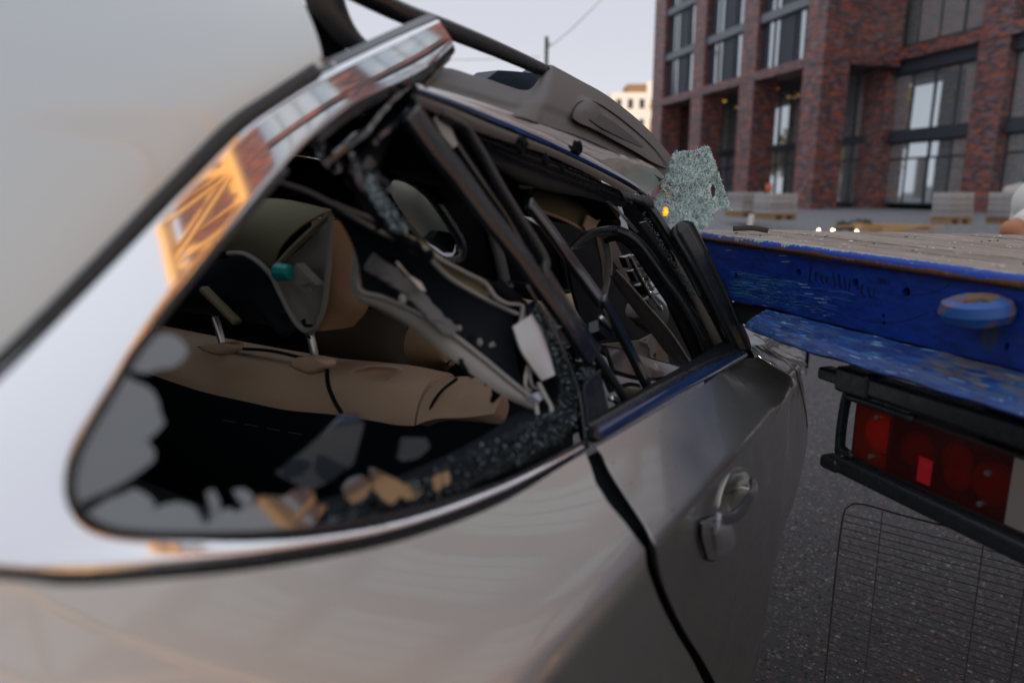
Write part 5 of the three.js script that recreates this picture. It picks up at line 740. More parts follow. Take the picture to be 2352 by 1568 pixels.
{ // black inner frame of the window, crusted with crumbs of glass
  const inA = [[345, 1218], [600, 1215], [800, 1190], [1000, 1140], [1150, 1083], [1290, 1003], [1322, 960], [1324, 900], [1304, 830], [1272, 750], [1230, 690]], inB = [[345, 1195], [600, 1190], [800, 1165], [980, 1100], [1120, 1030], [1215, 985], [1278, 945], [1290, 900], [1278, 850], [1252, 780], [1214, 712]];
  const A = inA.map(([x, y]) => T(x, y, -0.012)), B = inB.map(([x, y]) => T(x, y, -0.022));
  part(CAR, 'window_frame', ribbon(A, B, { n: 80, m: 8, b: -0.006, th: 0.006 }), M.dark, 'black window frame crusted with glass');
  part(CAR, 'inner_sill', ribbon(B, inB.map(([x, y], i) => T(x - (i > 4 ? 40 : 10), y - 30, -0.07)), { n: 60, m: 6, th: 0.004 }), M.navy);
  part(CAR, 'frame_lip', bar([[1345, 1010], [1330, 900], [1300, 820], [1258, 735], [1210, 655]].map(([x, y]) => T(x, y, -0.002)), 9, { n: 40 }), M.gloss);
  const crumbs = [], a = cr(A, 200), b = cr(B, 200);
  const crumb = (p, k) => { const g = new THREE.IcosahedronGeometry(k, 0); g.scale(rr(0.6, 1.3), rr(0.5, 1), rr(0.6, 1.3)); g.rotateY(rr(0, 6)); g.rotateX(rr(0, 6)); g.translate(p.x, p.y, p.z); crumbs.push(g); };
  for (let i = 0; i < 1100; i++) { const t = Math.pow(rnd(), 0.5), k = Math.floor(t * 199); crumb(a[k].clone().lerp(b[k], rr(-0.1, 1.3)).addScaledVector(NT, rr(0, 0.008)), rr(0.0006, 0.0017)); }
  for (let i = 0; i < 420; i++) { const t = rnd(), p = s6([170 + t * 430 + rr(-80, 80), 60 + t * 640 + rr(-30, 30)]); crumb(T(p[0], p[1], -0.036 + rr(0, 0.008)), rr(0.0012, 0.0028)); }
  for (let i = 0; i < 260; i++) { const t = rnd(), p = z6([900 + t * 380 + rr(-16, 16), 90 + t * 620 + rr(-20, 20)]); crumb(Dz(p[0], p[1], 1.69 + rr(0, 0.006)), rr(0.0012, 0.0026)); }
  for (let i = 0; i < 140; i++) { const p = s7([rr(780, 930), rr(660, 780)]); crumb(T(p[0], p[1], -0.03), rr(0.001, 0.0025)); }
  for (let i = 0; i < 160; i++) { const p = s6([1450 + rr(0, 260), 1200 + rr(0, 200)]); crumb(T(p[0], p[1], -0.12), rr(0.0012, 0.003)); }
  part(CAR, 'glass_crumbs', merge(crumbs), M.crumb).userData.kind = 'stuff';
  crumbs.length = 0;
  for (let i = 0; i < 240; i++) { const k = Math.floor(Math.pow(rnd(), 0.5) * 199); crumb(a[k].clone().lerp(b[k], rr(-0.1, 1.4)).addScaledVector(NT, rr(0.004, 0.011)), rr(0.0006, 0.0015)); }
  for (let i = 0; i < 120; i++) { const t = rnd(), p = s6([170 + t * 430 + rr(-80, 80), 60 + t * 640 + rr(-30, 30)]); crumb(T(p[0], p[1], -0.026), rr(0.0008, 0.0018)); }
  part(CAR, 'glass_crumbs', merge(crumbs), std({ color: [0.5, 0.62, 0.64], roughness: 0.06, transmission: 0.4, thickness: 0 })).userData.kind = 'stuff';  // paler copy of the crumb glass, its colour stands in for sparkle
  // dark pillar between rear window and rear door, and the small black corner panel
  part(CAR, 'centre_pillar', ribbon([[905, 300], [880, 360], [866, 413], [877, 464], [900, 507], [943, 552], [1000, 590]].map(([x, y]) => T(x, y, -0.045)), [[830, 300], [800, 360], [795, 413], [818, 453], [846, 492], [889, 537], [930, 570]].map(([x, y]) => T(x, y, -0.05)), { n: 60, m: 12, th: 0.01, prof: (t, x) => 0.01 * Math.sin(Math.PI * t) + 0.01 * fbm(x * 22, t * 6, 7) }), M.dark, 'black pillar crusted with broken glass');
  part(CAR, 'pillar_foot', ribbon([[1150, 640], [1215, 700], [1290, 830], [1330, 930], [1348, 1010]].map(([x, y]) => T(x, y, -0.045)), [[1100, 650], [1160, 700], [1215, 760], [1260, 830], [1290, 900]].map(([x, y]) => T(x, y, -0.06)), { n: 60, m: 9, b: 0.01, th: 0.01 }), M.dark);
  for (let i = 0; i < 7; i++) { const p = []; const x0 = 800 + rr(-60, 60), y0 = 330 + rr(-40, 40); for (let k = 0; k < 5; k++) p.push(T(x0 + k * rr(-10, 26) + rr(-12, 12), y0 + k * rr(8, 34), -0.02 - rr(0, 0.05))); part(CAR, 'torn_strip', sweep(p, { n: 26, w: (t) => 0.006 + 0.009 * Math.abs(Math.sin(t * 5 + i)), h: 0.003, q: 0.6 }), i % 3 === 0 ? M.coverDark : i % 3 === 1 ? M.gloss : M.rubber); }
  part(CAR, 'corner_panel', plate(onT(s7, [[835, 830], [905, 760], [985, 700], [1005, 800], [1040, 950], [1075, 1105], [960, 1170], [865, 1225], [850, 1000]], -0.014), 0.012), M.rubber, 'small black corner panel of the door');
  part(CAR, 'corner_seal', bar(onT(s7, [[985, 690], [905, 755], [835, 830], [825, 900], [845, 1050], [862, 1230]], -0.008), 7, { n: 30 }), M.rubber);
  part(CAR, 'corner_backing', plate(onT(s7, [[600, 560], [980, 640], [1060, 1110], [860, 1240], [700, 1330], [640, 1000]], -0.04), 0.006), M.dark);
}
{ // twisted door frame members and weather strips crossing the opening
  const f1 = onT(z2, [[765, 655, -0.002], [905, 855, -0.004], [1050, 1035, -0.008], [1200, 1240, -0.01], [1400, 1490, -0.012]], 0).concat(onT(z5, [[1960, 560, -0.014], [2130, 800, -0.016], [2300, 1060, -0.018]]));
  part(CAR, 'door_frame', bar(f1, (t) => 76 - 30 * t, { n: 70, h: 0.014, q: 0.4, ribs: 3, k: 24 }), M.satin, 'long glossy black door frame leaning forward');
  part(CAR, 'frame_strip', bar(onT(z2, [[925, 672, -0.02], [975, 735, -0.02], [1040, 850, -0.022], [1180, 1060, -0.024], [1330, 1275, -0.026], [1450, 1480, -0.028]]).concat(onT(z5, [[2010, 500, -0.03], [2180, 760, -0.032], [2340, 1000, -0.034]])), (t) => 22 - 6 * t, { n: 60, h: 0.01 }), M.gloss);
  part(CAR, 'grey_tab', plate(onT(z2, [[905, 690], [925, 660], [960, 690], [1010, 760], [1045, 850], [1020, 870], [960, 800]], -0.012), 0.003), M.greyTrim);
  part(CAR, 'weather_strip', bar(onT(z2, [[945, 672, -0.006], [1000, 705, -0.006], [1090, 755, -0.008], [1140, 830, -0.01], [1210, 945, -0.012], [1290, 1090, -0.014], [1400, 1270, -0.016], [1560, 1540, -0.018]]).concat(onT(z6, [[180, 520, -0.02], [330, 800, -0.022], [520, 1080, -0.024], [700, 1350, -0.026], [800, 1500, -0.028]])), (t) => 20 + 8 * Math.sin(t * 3) - 6 * t, { n: 90, h: 0.014, ribs: 2, k: 24 }), M.rubber, 'long loose rubber weather strip');
  part(CAR, 'weather_strip', bar(onT(z2, [[1130, 800, -0.02], [1190, 935, -0.022], [1300, 1130, -0.024], [1420, 1330, -0.026], [1540, 1520, -0.028]]).concat(onT(z6, [[200, 560, -0.03], [360, 860, -0.032]])), 12, { n: 60, h: 0.01 }), M.rubber);
  part(CAR, 'weather_strip', bar(onT(z6, [[0, 330, -0.03], [130, 560, -0.03], [330, 800, -0.032], [480, 1000, -0.034], [590, 1200, -0.036], [680, 1400, -0.038]]), (t) => 26 - 4 * t, { n: 50, h: 0.012, ribs: 2 }), M.gloss);
  const bp = onT(z6, [[60, 20, -0.04], [200, 200, -0.042], [400, 480, -0.045], [590, 740, -0.048]]);
  part(CAR, 'pillar_applique', bar(bp, (t) => 34 + 6 * t, { n: 40, h: 0.012, q: 0.35, k: 20 }), M.gloss, 'black pillar strip, upper piece');
  part(CAR, 'pillar_applique', bar(onT(z6, [[600, 715, -0.044], [690, 880, -0.046], [800, 1090, -0.05], [960, 1420, -0.056]]), (t) => 30 - 3 * t, { n: 40, h: 0.014, q: 0.35, k: 20 }), M.gloss, 'black pillar strip, lower piece');
  part(CAR, 'pillar_bolt', tube(onT(z6, [[585, 860, -0.055], [640, 900, -0.055], [690, 945, -0.055]]), 0.006, 6, 8), M.silver);
  part(CAR, 'belt_anchor', plate(onT(z6, [[575, 880], [640, 850], [700, 920], [700, 990], [640, 1020], [580, 960]], -0.062), 0.02), M.gloss);
  const onD = (f, list, d) => list.map((p) => { const q = f(p); return Dz(q[0], q[1], p.length > 2 ? p[2] : d); });
  const FCAM = V(0.25, 0.12, 1).normalize();
  part(CAR, 'arched_seal', bar(onD(z6, [[360, 370, 1.5], [430, 305, 1.56], [520, 248, 1.64], [620, 222, 1.7], [700, 222], [790, 250], [880, 320], [960, 420], [1060, 560], [1160, 690], [1250, 830], [1340, 1000], [1420, 1160]], 1.74), (t) => 15 + 13 * t, { n: 70, h: (t) => 0.016 + 0.01 * t, q: 0.6, ribs: 2, k: 24, up: FCAM }), M.rubber, 'black rubber seal sprung into an arch');
  part(CAR, 'arched_seal', bar(onD(z6, [[620, 300], [720, 280], [820, 340], [920, 470], [1040, 640], [1150, 800], [1260, 1000], [1330, 1170]], 1.78), (t) => 12 + 22 * t, { n: 60, h: 0.012, up: FCAM }), M.dark);
  // front pillar: silver inner edge, dark outer channel, thick ribbed seal in front
  part(CAR, 'front_pillar', ribbon(onD(z6, [[875, 170], [1000, 340], [1130, 520], [1240, 690], [1330, 880], [1450, 1120]], 1.74), onD(z6, [[960, 140], [1080, 310], [1180, 470], [1275, 640], [1400, 860], [1530, 1110]], 1.72), { n: 60, m: 9, b: 0.006, th: 0.006 }), std({ color: [0.36, 0.33, 0.3], metalness: 0.7, roughness: 0.42 }), 'grey front pillar skin');
  part(CAR, 'pillar_channel', ribbon(onD(z6, [[860, -10], [960, 130], [1080, 310], [1180, 470], [1275, 640], [1400, 860], [1530, 1110]], 1.715), onD(z6, [[935, -20], [1000, 90], [1100, 250], [1200, 430], [1300, 620], [1440, 850], [1590, 1100]], 1.705), { n: 60, m: 9, b: -0.004, th: 0.006 }), M.rubber);
  part(CAR, 'pillar_backing', plate(onD(z6, [[740, 10], [900, -10], [1080, 280], [1300, 620], [1590, 1120], [1300, 1235], [1060, 720], [830, 300]], 1.8), 0.01), M.dark);  // dark plate added to hide the sky showing through the pillar gap
  part(CAR, 'pillar_edge', bar(onD(z6, [[900, -30], [1000, 90], [1095, 235], [1190, 400], [1275, 570], [1330, 700]], 1.69), 13, { n: 50, h: 0.008, q: 0.5, up: FCAM }), std({ color: [0.05, 0.055, 0.06], roughness: 0.35 }));
  part(CAR, 'pillar_web', plate(onD(z6, [[1270, 500], [1330, 500], [1480, 760], [1600, 1000], [1660, 1160], [1560, 1180], [1420, 860]], 1.712), 0.006), M.dark);
  part(CAR, 'ribbed_seal', bar(onD(z6, [[1160, 168], [1205, 250], [1290, 400], [1380, 570], [1480, 780], [1565, 970], [1630, 1110], [1670, 1180]], 1.67), (t) => (64 - 24 * t) * Math.sqrt(Math.min(1, 0.1 + t / 0.05)), { n: 120, h: (t) => (0.034 - 0.012 * t) * Math.sqrt(Math.min(1, 0.12 + t / 0.05)), q: 0.55, ribs: 3.5, k: 60, up: FCAM }), M.satin, 'thick ribbed black seal at the front pillar');
  part(CAR, 'pillar_edge', bar(onD(z6, [[1310, 250], [1400, 440], [1500, 640], [1600, 860], [1680, 1040], [1700, 1180]], 1.69), 7, { n: 40, h: 0.008, up: FCAM }), M.gloss);
  part(CAR, 'pillar_tip', ribbon(onS(z2, [[1990, 1110], [2080, 1140], [2172, 1150]], -0.18), onS(z2, [[2020, 1180], [2090, 1190], [2200, 1230]], -0.18), { n: 10, m: 5, b: 0.005, th: 0.01 }), M.rubber);
  part(CAR, 'pillar_crust', ribbon(onD(z6, [[800, -5], [850, 40], [930, 150], [1030, 310], [1130, 500]], 1.71), onD(z6, [[880, -20], [940, 80], [1010, 200], [1090, 340], [1160, 500]], 1.7), { n: 50, m: 8, prof: (t, x) => 0.008 * fbm(x * 40, t * 12, 2) }), M.dark);
  // small black sealed window on the far side of the car
  const far = -1.36, ovalp = (k) => [[880, 430], [905, 408], [945, 418], [985, 450], [1025, 505], [1055, 560], [1052, 585], [1020, 595], [985, 575], [945, 530], [905, 475]].map(([x, y]) => { const c = [967, 500]; return S(c[0] + (x - c[0]) * k, c[1] + (y - c[1]) * k, far); });
  const oc = cr([...ovalp(1), ovalp(1)[0]], 40).slice(0, 39);
  part(CAR, 'closing_panel', plate([[-1.0, 1.43], [-0.5, 1.5], [-0.12, 1.545], [0.3, 1.54], [0.9, 1.5], [1.45, 1.42], [2.1, 1.28], [2.7, 1.1], [2.7, 0.8], [-1.0, 0.8]].map(([u, y]) => car(u, far - 0.004, y)), 0.02, [oc]), std({ color: [0.003, 0.0035, 0.0045], roughness: 0.9, specularIntensity: 0.1 }), 'added dark panel closing the far side, with a rounded window');  // blank dark panel, added to keep daylight from showing through the far side
  for (const [a, b, w, m] of [[[1060, 300], [1190, 800], 40, M.greyDark], [[1230, 330], [1330, 820], 30, M.navy], [[700, 560], [1150, 760], 26, M.greyDark], [[640, 420], [1080, 690], 14, M.navy]]) part(CAR, 'trim_strip', bar(onS(id, [a, [(a[0] + b[0]) / 2 + 10, (a[1] + b[1]) / 2 - 8], b], far + 0.02), w, { n: 20, flat: 0.4 }), m);
  part(CAR, 'window_seal', bar([...ovalp(1.06), ovalp(1.06)[0]], 22, { n: 60, flat: 0.8 }), M.rubber);
  part(CAR, 'pillar_lining', plate(onS(s6, [[380, 100], [560, 60], [720, 250], [880, 420], [1000, 560], [1090, 720], [1000, 860], [800, 760], [560, 520], [400, 300]], far - 0.12), 0.03), std({ color: [0.42, 0.44, 0.37], roughness: 0.7 }), 'pale green grey pillar lining of the far side');
  part(CAR, 'belt_buckle', plate(onS(s6, [[905, 770], [965, 690], [1110, 715], [1150, 760], [1110, 905], [1080, 910]], far - 0.06), 0.04), M.navy);
}
{ // interior: torn trim, headrests, seat, wires, front cabin
  const X1 = (f, l, u) => onX(f, l, u);
  // torn grey pillar lining: thick lower limb, dark inner face, two pale edges
  part(CAR, 'pillar_lining', ribbon(onT(z5, [[945, 350, -0.2], [920, 600, -0.17], [950, 662, -0.165], [1060, 690, -0.15], [1250, 775, -0.13], [1450, 890, -0.105], [1650, 1040, -0.085], [1850, 1205, -0.06], [1990, 1310, -0.045]]), onT(z5, [[928, 350, -0.21], [902, 615, -0.19], [934, 707, -0.182], [1038, 758, -0.172], [1215, 858, -0.15], [1402, 992, -0.12], [1598, 1143, -0.095], [1796, 1278, -0.072], [1955, 1354, -0.057]]), { n: 80, m: 9, b: 0.006, th: 0.005 }), M.greyTrim, 'torn grey pillar lining');
  part(CAR, 'lining_edge', tube(onT(z5, [[958, 350, -0.195], [925, 600, -0.165], [950, 655, -0.16], [1060, 683, -0.146], [1250, 768, -0.126], [1450, 883, -0.1], [1650, 1033, -0.08], [1850, 1198, -0.056], [1990, 1305, -0.042]]), 0.0035, 70, 8), M.greyTrim);
  part(CAR, 'lining_face', ribbon(onT(z5, [[780, 190, -0.16], [1040, 300, -0.1], [1330, 460, -0.08], [1560, 610, -0.07], [1850, 770, -0.05]]), onT(z5, [[950, 640, -0.18], [1150, 700, -0.15], [1400, 840, -0.125], [1650, 1020, -0.095], [1920, 1250, -0.06]]), { n: 50, m: 12, b: -0.012, th: 0.004 }), M.navy);
  part(CAR, 'curtain_edge', bar(onT(z5, [[470, 12, -0.12], [640, 70, -0.11], [760, 130, -0.1], [930, 230, -0.09], [1040, 295, -0.085], [1200, 370, -0.08], [1330, 445, -0.075], [1460, 570, -0.07], [1640, 680, -0.06], [1780, 750, -0.05], [1870, 790, -0.04]]), 7, { n: 70, h: 0.006 }), M.greyTrim);
  part(CAR, 'curtain_edge', bar(onT(z5, [[780, 135, -0.09], [1000, 225, -0.08], [1200, 330, -0.07], [1400, 460, -0.06], [1560, 545, -0.055], [1680, 610, -0.05], [1740, 690, -0.045], [1800, 725, -0.04], [1895, 742, -0.036], [1905, 790, -0.034], [1880, 850, -0.036]]), 7, { n: 70, h: 0.006 }), M.greyTrim);
  part(CAR, 'curtain_fold', ribbon(onT(z5, [[1050, 290, -0.086], [1330, 440, -0.078], [1500, 580, -0.07], [1700, 690, -0.06]]), onT(z5, [[1050, 275, -0.08], [1330, 425, -0.072], [1560, 560, -0.06], [1720, 650, -0.05]]), { n: 30, m: 6, b: -0.01, th: 0.002 }), M.olive);
  part(CAR, 'torn_padding', ribbon(onT(z5, [[1010, 430, -0.13], [1130, 500, -0.11], [1260, 600, -0.1], [1400, 760, -0.09], [1520, 870, -0.085]]), onT(z5, [[1010, 470, -0.15], [1110, 570, -0.13], [1220, 690, -0.12], [1320, 780, -0.11], [1440, 860, -0.1]]), { n: 40, m: 10, th: 0.004, prof: (t, x) => 0.02 * Math.sin(Math.PI * t) + 0.012 * fbm(x * 14, t * 5, 3) }), std({ color: [0.12, 0.115, 0.115], roughness: 0.8 }), 'torn whitish padding');
  part(CAR, 'silver_sliver', plate(onT(z5, [[1150, 480], [1165, 482], [1230, 560], [1300, 600], [1330, 655], [1290, 640], [1250, 590]], -0.085), 0.003), M.silver);
  for (const [x, y, k] of [[1190, 702, 0.006], [1645, 955, 0.005], [1705, 985, 0.011], [1830, 825, 0.005], [1525, 872, 0.004]]) { const p = onT(z5, [[x, y]], -0.09)[0], g = new THREE.DodecahedronGeometry(k, 0); g.scale(1, 1.3, 0.7); g.translate(p.x, p.y, p.z); part(CAR, 'torn_clip', g, M.greyTrim); }
  for (let i = 0; i < 5; i++) { const pts = []; for (let k = 0; k < 6; k++) pts.push([1590 + i * 45 + 60 * Math.sin(k * 1.3 + i), 700 + k * 95 + i * 30 + 24 * Math.cos(k * 2 + i)]); part(CAR, 'wiring', tube(onT(z5, pts, -0.1 - i * 0.006), 0.004, 30, 7), M.dark); }
  // pale bracket at the window corner with its wires and plug
  part(CAR, 'bracket', ribbon(onT(z5, [[1840, 860, -0.03], [1890, 1000, -0.026], [1940, 1080, -0.024], [2010, 1180, -0.022]]), onT(z5, [[1950, 780, -0.03], [2010, 880, -0.026], [2048, 1010, -0.024], [2062, 1150, -0.022]]), { n: 30, m: 10, th: 0.004, prof: (t, x) => 0.016 * (t < 0.6 ? t / 0.6 : (1 - t) / 0.4) }), std({ color: [0.4, 0.385, 0.385], metalness: 0.35, roughness: 0.38 }), 'pale bent metal bracket');
  part(CAR, 'bracket_strap', bar(onT(z5, [[1905, 745, -0.036], [1900, 800, -0.034], [1885, 870, -0.03]]), 18, { n: 14, h: 0.006 }), M.greyTrim);
  part(CAR, 'wire', tube(onT(z5, [[1990, 1190, -0.03], [2030, 1270, -0.03], [2065, 1340, -0.03], [2060, 1420, -0.032], [2010, 1490, -0.036], [1940, 1525, -0.04]]), 0.0034, 40, 8), M.wire);
  part(CAR, 'wire', tube(onT(z5, [[1930, 1090, -0.04], [1915, 1160, -0.04], [1915, 1215, -0.045], [1945, 1240, -0.05]]), 0.0028, 20, 8), M.wire);
  part(CAR, 'wire', tube(onT(z5, [[1945, 1100, -0.04], [1940, 1160, -0.04], [1955, 1210, -0.045], [1985, 1225, -0.05]]), 0.0028, 20, 8), M.wire);
  part(CAR, 'wire', tube(onT(z5, [[1975, 1310, -0.045], [1985, 1390, -0.045], [1975, 1460, -0.045], [1930, 1510, -0.045]]), 0.0034, 24, 8), M.wire);
  part(CAR, 'plug', plate(onT(z5, [[1880, 1520], [1930, 1470], [1955, 1490], [1950, 1530], [1905, 1550]], -0.03), 0.014), M.white, 'small white cable plug');
  part(CAR, 'plug', plate(onT(z5, [[1955, 1265], [2010, 1235], [2040, 1270], [1995, 1300]], -0.035), 0.012), std({ color: [0.45, 0.5, 0.58], roughness: 0.4 }));
  // olive headlining flap and grey inverted tip with its teal plug
  const U0 = 0.02;
  part(CAR, 'headlining', ribbon(X1(z4, [[1250, 60], [1500, 20], [1800, -10], [2165, 60]], U0 + 0.02), X1(z4, [[1400, 330], [1500, 345], [1640, 380], [1780, 455]], U0 - 0.02), { n: 30, m: 14, b: 0.03, th: 0.004 }), M.olive, 'olive roof lining flap');
  part(CAR, 'headlining_edge', tube(X1(z4, [[1785, 455], [1900, 330], [2020, 215], [2160, 90]], U0 - 0.03), 0.006, 20, 8), M.olive);
  part(CAR, 'trim_tip', ribbon(X1(z4, [[1770, 470], [1820, 590], [1890, 720], [1960, 820], [2010, 845]], U0 - 0.01), X1(z4, [[2160, 90], [2150, 400], [2125, 600], [2095, 740], [2030, 845]], U0), { n: 40, m: 10, b: -0.012, th: 0.006 }), M.greyTrim, 'grey plastic trim tip');
  part(CAR, 'trim_lip', tube(X1(z4, [[1490, 350], [1590, 352], [1680, 400], [1770, 490], [1830, 610], [1890, 730], [1950, 820], [2000, 855], [2050, 838], [2095, 760], [2125, 620], [2145, 400], [2162, 100]], U0 - 0.03), 0.0055, 80, 8), M.greyTrim);
  part(CAR, 'trim_ledge', plate(X1(z4, [[1890, 480], [1930, 415], [1990, 480], [2070, 555], [2020, 545], [1960, 560], [1985, 605], [1905, 540], [1840, 535]], U0 - 0.045), 0.02), M.greyTrim);
  const tl = X1(z4, [[1850, 470]], U0 - 0.05)[0];
  part(CAR, 'teal_plug', sweep([tl.clone().addScaledVector(CN, -0.012), tl.clone(), tl.clone().addScaledVector(CN, 0.02)], { n: 10, w: (t) => 0.034 - 0.008 * t, h: (t) => 0.034 - 0.008 * t, q: 1, up: UP, k: 18 }), M.teal, 'teal plastic fastener');
  part(CAR, 'tip_scuff', plate(X1(z4, [[1960, 790], [1985, 775], [1990, 810], [2040, 815], [2030, 830], [1985, 830]], U0 - 0.05), 0.003), M.dark);
  // headrest: navy back shell, beige pad to its right, posts and sockets
  const hr = part(CAR, 'headrest', ribbon(X1(z4, [[1180, 560], [1330, 440], [1480, 375], [1590, 375], [1690, 425], [1790, 560], [1880, 740], [1960, 850]], U0 + 0.03), X1(z4, [[1190, 720], [1330, 745], [1450, 765], [1600, 790], [1720, 810], [1800, 825], [1880, 840], [1970, 860]], U0 + 0.05), { n: 40, m: 14, b: 0.035, th: 0.05 }), M.navy, 'dark navy headrest back');
  part(CAR, 'headrest', ribbon(X1(z5, [[700, 215], [690, 400], [685, 600], [680, 760], [715, 866]], U0 + 0.12), X1(z5, [[860, 235], [915, 400], [960, 600], [990, 740], [900, 862]], U0 + 0.12), { n: 30, m: 16, b: 0.05, th: 0.06 }), M.tan, 'tan leather headrest');
  part(hr, 'strap', bar(X1(z4, [[1330, 580], [1400, 650], [1480, 730], [1550, 800]], U0 - 0.01), 24, { n: 16 }), M.olive);
  part(hr, 'post', tube(X1(z4, [[1395, 750], [1425, 840], [1455, 950]], U0 + 0.08), 0.0085, 10, 14), M.steel); part(hr, 'post', tube(X1(z4, [[2015, 840], [2040, 940], [2065, 1070]], U0 + 0.08), 0.0085, 10, 14), M.steel);
  // seat back top
  const seat = part(CAR, 'rear_seat', (() => {
    const top = X1(z5, [[-330, 840], [0, 905], [260, 957], [600, 1020], [850, 1065], [1100, 1090], [1300, 1112], [1500, 1160]], 0.2), bot = X1(z5, [[-330, 1130], [0, 1240], [260, 1300], [500, 1350], [800, 1380], [1000, 1412], [1160, 1440], [1260, 1445]], 0.06);
    return ribbon(top, bot, { n: 70, m: 26, th: 0.03, prof: (t) => 0.05 * Math.pow(Math.sin(Math.PI * Math.min(1, t)), 0.7) });
  })(), M.beige, 'beige leather top of the rear seat');
  part(seat, 'bolster', ribbon(X1(z5, [[1500, 1165], [1600, 1160], [1720, 1195], [1790, 1240]], 0.16), X1(z5, [[1270, 1440], [1370, 1405], [1560, 1395], [1730, 1372]], 0.05), { n: 30, m: 16, b: 0.03, th: 0.03 }), M.beige);
  part(seat, 'bolster_seam', tube(X1(z5, [[1510, 1168], [1420, 1240], [1360, 1330], [1350, 1395]], 0.06), 0.003, 24, 6), M.dark);
  part(seat, 'seat_gap', bar(X1(z5, [[745, 1110], [752, 1200], [785, 1290], [835, 1375]], 0.03), 11, { n: 24 }), M.dark, 'black gap between the seat halves');
  part(seat, 'seam_cord', bar(X1(z5, [[-300, 930], [0, 985], [250, 992], [420, 1005], [600, 1045]], 0.11), 10, { n: 24 }), M.dark);
  const sock = (l) => { const p = X1(z5, l, 0.06), c = p.reduce((a, q) => a.add(q), V(0, 0, 0)).multiplyScalar(1 / p.length), g = cr([...p, p[0]], 30); return loft([g, g.map((q) => q.clone().addScaledVector(CF, -0.022)), g.map((q) => q.clone().lerp(c, 0.12).addScaledVector(CF, -0.03).add(V(0, 0.004, 0))), g.map((q) => q.clone().lerp(c, 0.3).addScaledVector(CF, -0.032).add(V(0, 0.006, 0))), g.map(() => c.clone().addScaledVector(CF, -0.032).add(V(0, 0.006, 0)))], {}); };
  part(seat, 'post_socket', sock([[50, 985], [90, 965], [230, 950], [258, 965], [250, 990], [190, 1020], [130, 1015]]), M.beige); part(seat, 'post_socket', sock([[580, 1085], [600, 1050], [640, 1030], [760, 1040], [800, 1060], [790, 1090], [710, 1130], [660, 1120]]), M.beige);
  const rec = X1(z5, [[865, 1130], [930, 1105], [1050, 1088], [1200, 1112], [1140, 1150], [1080, 1180], [1000, 1172]], 0.05), rg = cr([...rec, rec[0]], 30), rc0 = rec.reduce((a, q) => a.add(q), V(0, 0, 0)).multiplyScalar(1 / rec.length);
  part(seat, 'latch', loft([rg, rg.map((p) => p.clone().lerp(rc0, 0.1).addScaledVector(CF, -0.004)), rg.map((p) => p.clone().lerp(rc0, 0.3).addScaledVector(CF, 0.0)), rg.map((p) => p.clone().lerp(rc0, 0.4).addScaledVector(CF, 0.01)), rg.map(() => rc0.clone().addScaledVector(CF, 0.012))]), M.beige);
  part(CAR, 'seat_back', plate([car(0.1, -0.08, 0.55), car(0.1, -1.4, 0.55), ...X1(z5, [[-700, 1060], [-330, 1110], [0, 1215], [500, 1330], [1000, 1395], [1260, 1430], [1740, 1365]], 0.085)], 0.03), M.navy, 'dark carpet back of the rear seat');
  for (let i = 0; i < 4; i++) part(CAR, 'carpet_slot', bar(X1(z5, [[130 + i * 130, 1410 + i * 24], [210 + i * 130, 1424 + i * 24]], 0.06), 3, { n: 4 }), M.greyDark);
  // front seat backs and trim seen beyond
  part(CAR, 'front_seat', ribbon(X1(z5, [[960, 760], [1080, 760], [1180, 820], [1240, 960], [1260, 1120]], 0.75), X1(z5, [[540, 900], [560, 1000], [800, 1060], [1000, 1085], [1240, 1130]], 0.7), { n: 30, m: 12, b: 0.03, th: 0.05 }), std({ color: [0.09, 0.06, 0.04], roughness: 0.6 }), 'brown back of a front seat');
  part(CAR, 'front_seat', ribbon(X1(z5, [[1230, 860], [1330, 880], [1440, 940], [1490, 1040]], 0.6), X1(z5, [[1250, 1110], [1340, 1112], [1420, 1110], [1490, 1090]], 0.6), { n: 24, m: 10, b: 0.03, th: 0.05 }), M.tan, 'tan side of a front seat');
  part(CAR, 'front_seat', ribbon(onS(z6, [[0, 720], [150, 740], [420, 680], [560, 740], [780, 800]], -0.75), onS(z6, [[60, 1100], [250, 1080], [430, 1040], [560, 1060], [760, 1010]], -0.7), { n: 30, m: 14, b: 0.05, th: 0.05 }), M.tan, 'tan leather front seat with stitching');
  part(CAR, 'seat_stitch', tube(onS(z6, [[410, 770], [560, 785], [700, 800], [800, 850]], -0.69), 0.002, 20, 5), M.dark);
  // ceiling bag and lining flap
  part(CAR, 'lining_flap', ribbon(onS(z6, [[60, -60], [200, -70], [400, -30], [560, 60], [620, 150]], -0.5), onS(z6, [[100, 60], [230, 105], [370, 165], [490, 240], [520, 250]], -0.42), { n: 40, m: 14, b: 0.02, th: 0.005 }), M.olive, 'olive lining flap with a stitched edge');
  part(CAR, 'flap_piping', tube(onS(z6, [[100, 62], [230, 107], [370, 167], [492, 242]], -0.415), 0.0045, 30, 8), M.beige);
  part(CAR, 'lining_scrap', plate(onS(z2, [[1410, 1085], [1450, 1092], [1530, 1100], [1480, 1112], [1420, 1110]], -0.35), 0.004), M.olive);
  part(CAR, 'lining_scrap', plate(onS(z6, [[470, 190], [500, 110], [570, 150], [598, 140], [560, 190], [590, 230], [500, 240]], -0.4), 0.006), M.beige);
  // grey strips and housings of the torn front pillar lining
  part(CAR, 'grey_strip', bar(onS(z6, [[622, 280], [650, 400], [655, 510], [640, 600], [620, 700]], -0.38), 7, { n: 30, h: 0.02 }), M.greyTrim);
  part(CAR, 'grey_panel', plate(onS(z6, [[560, 270], [622, 285], [650, 400], [652, 520], [610, 620], [600, 450]], -0.42), 0.006), M.greyDark);
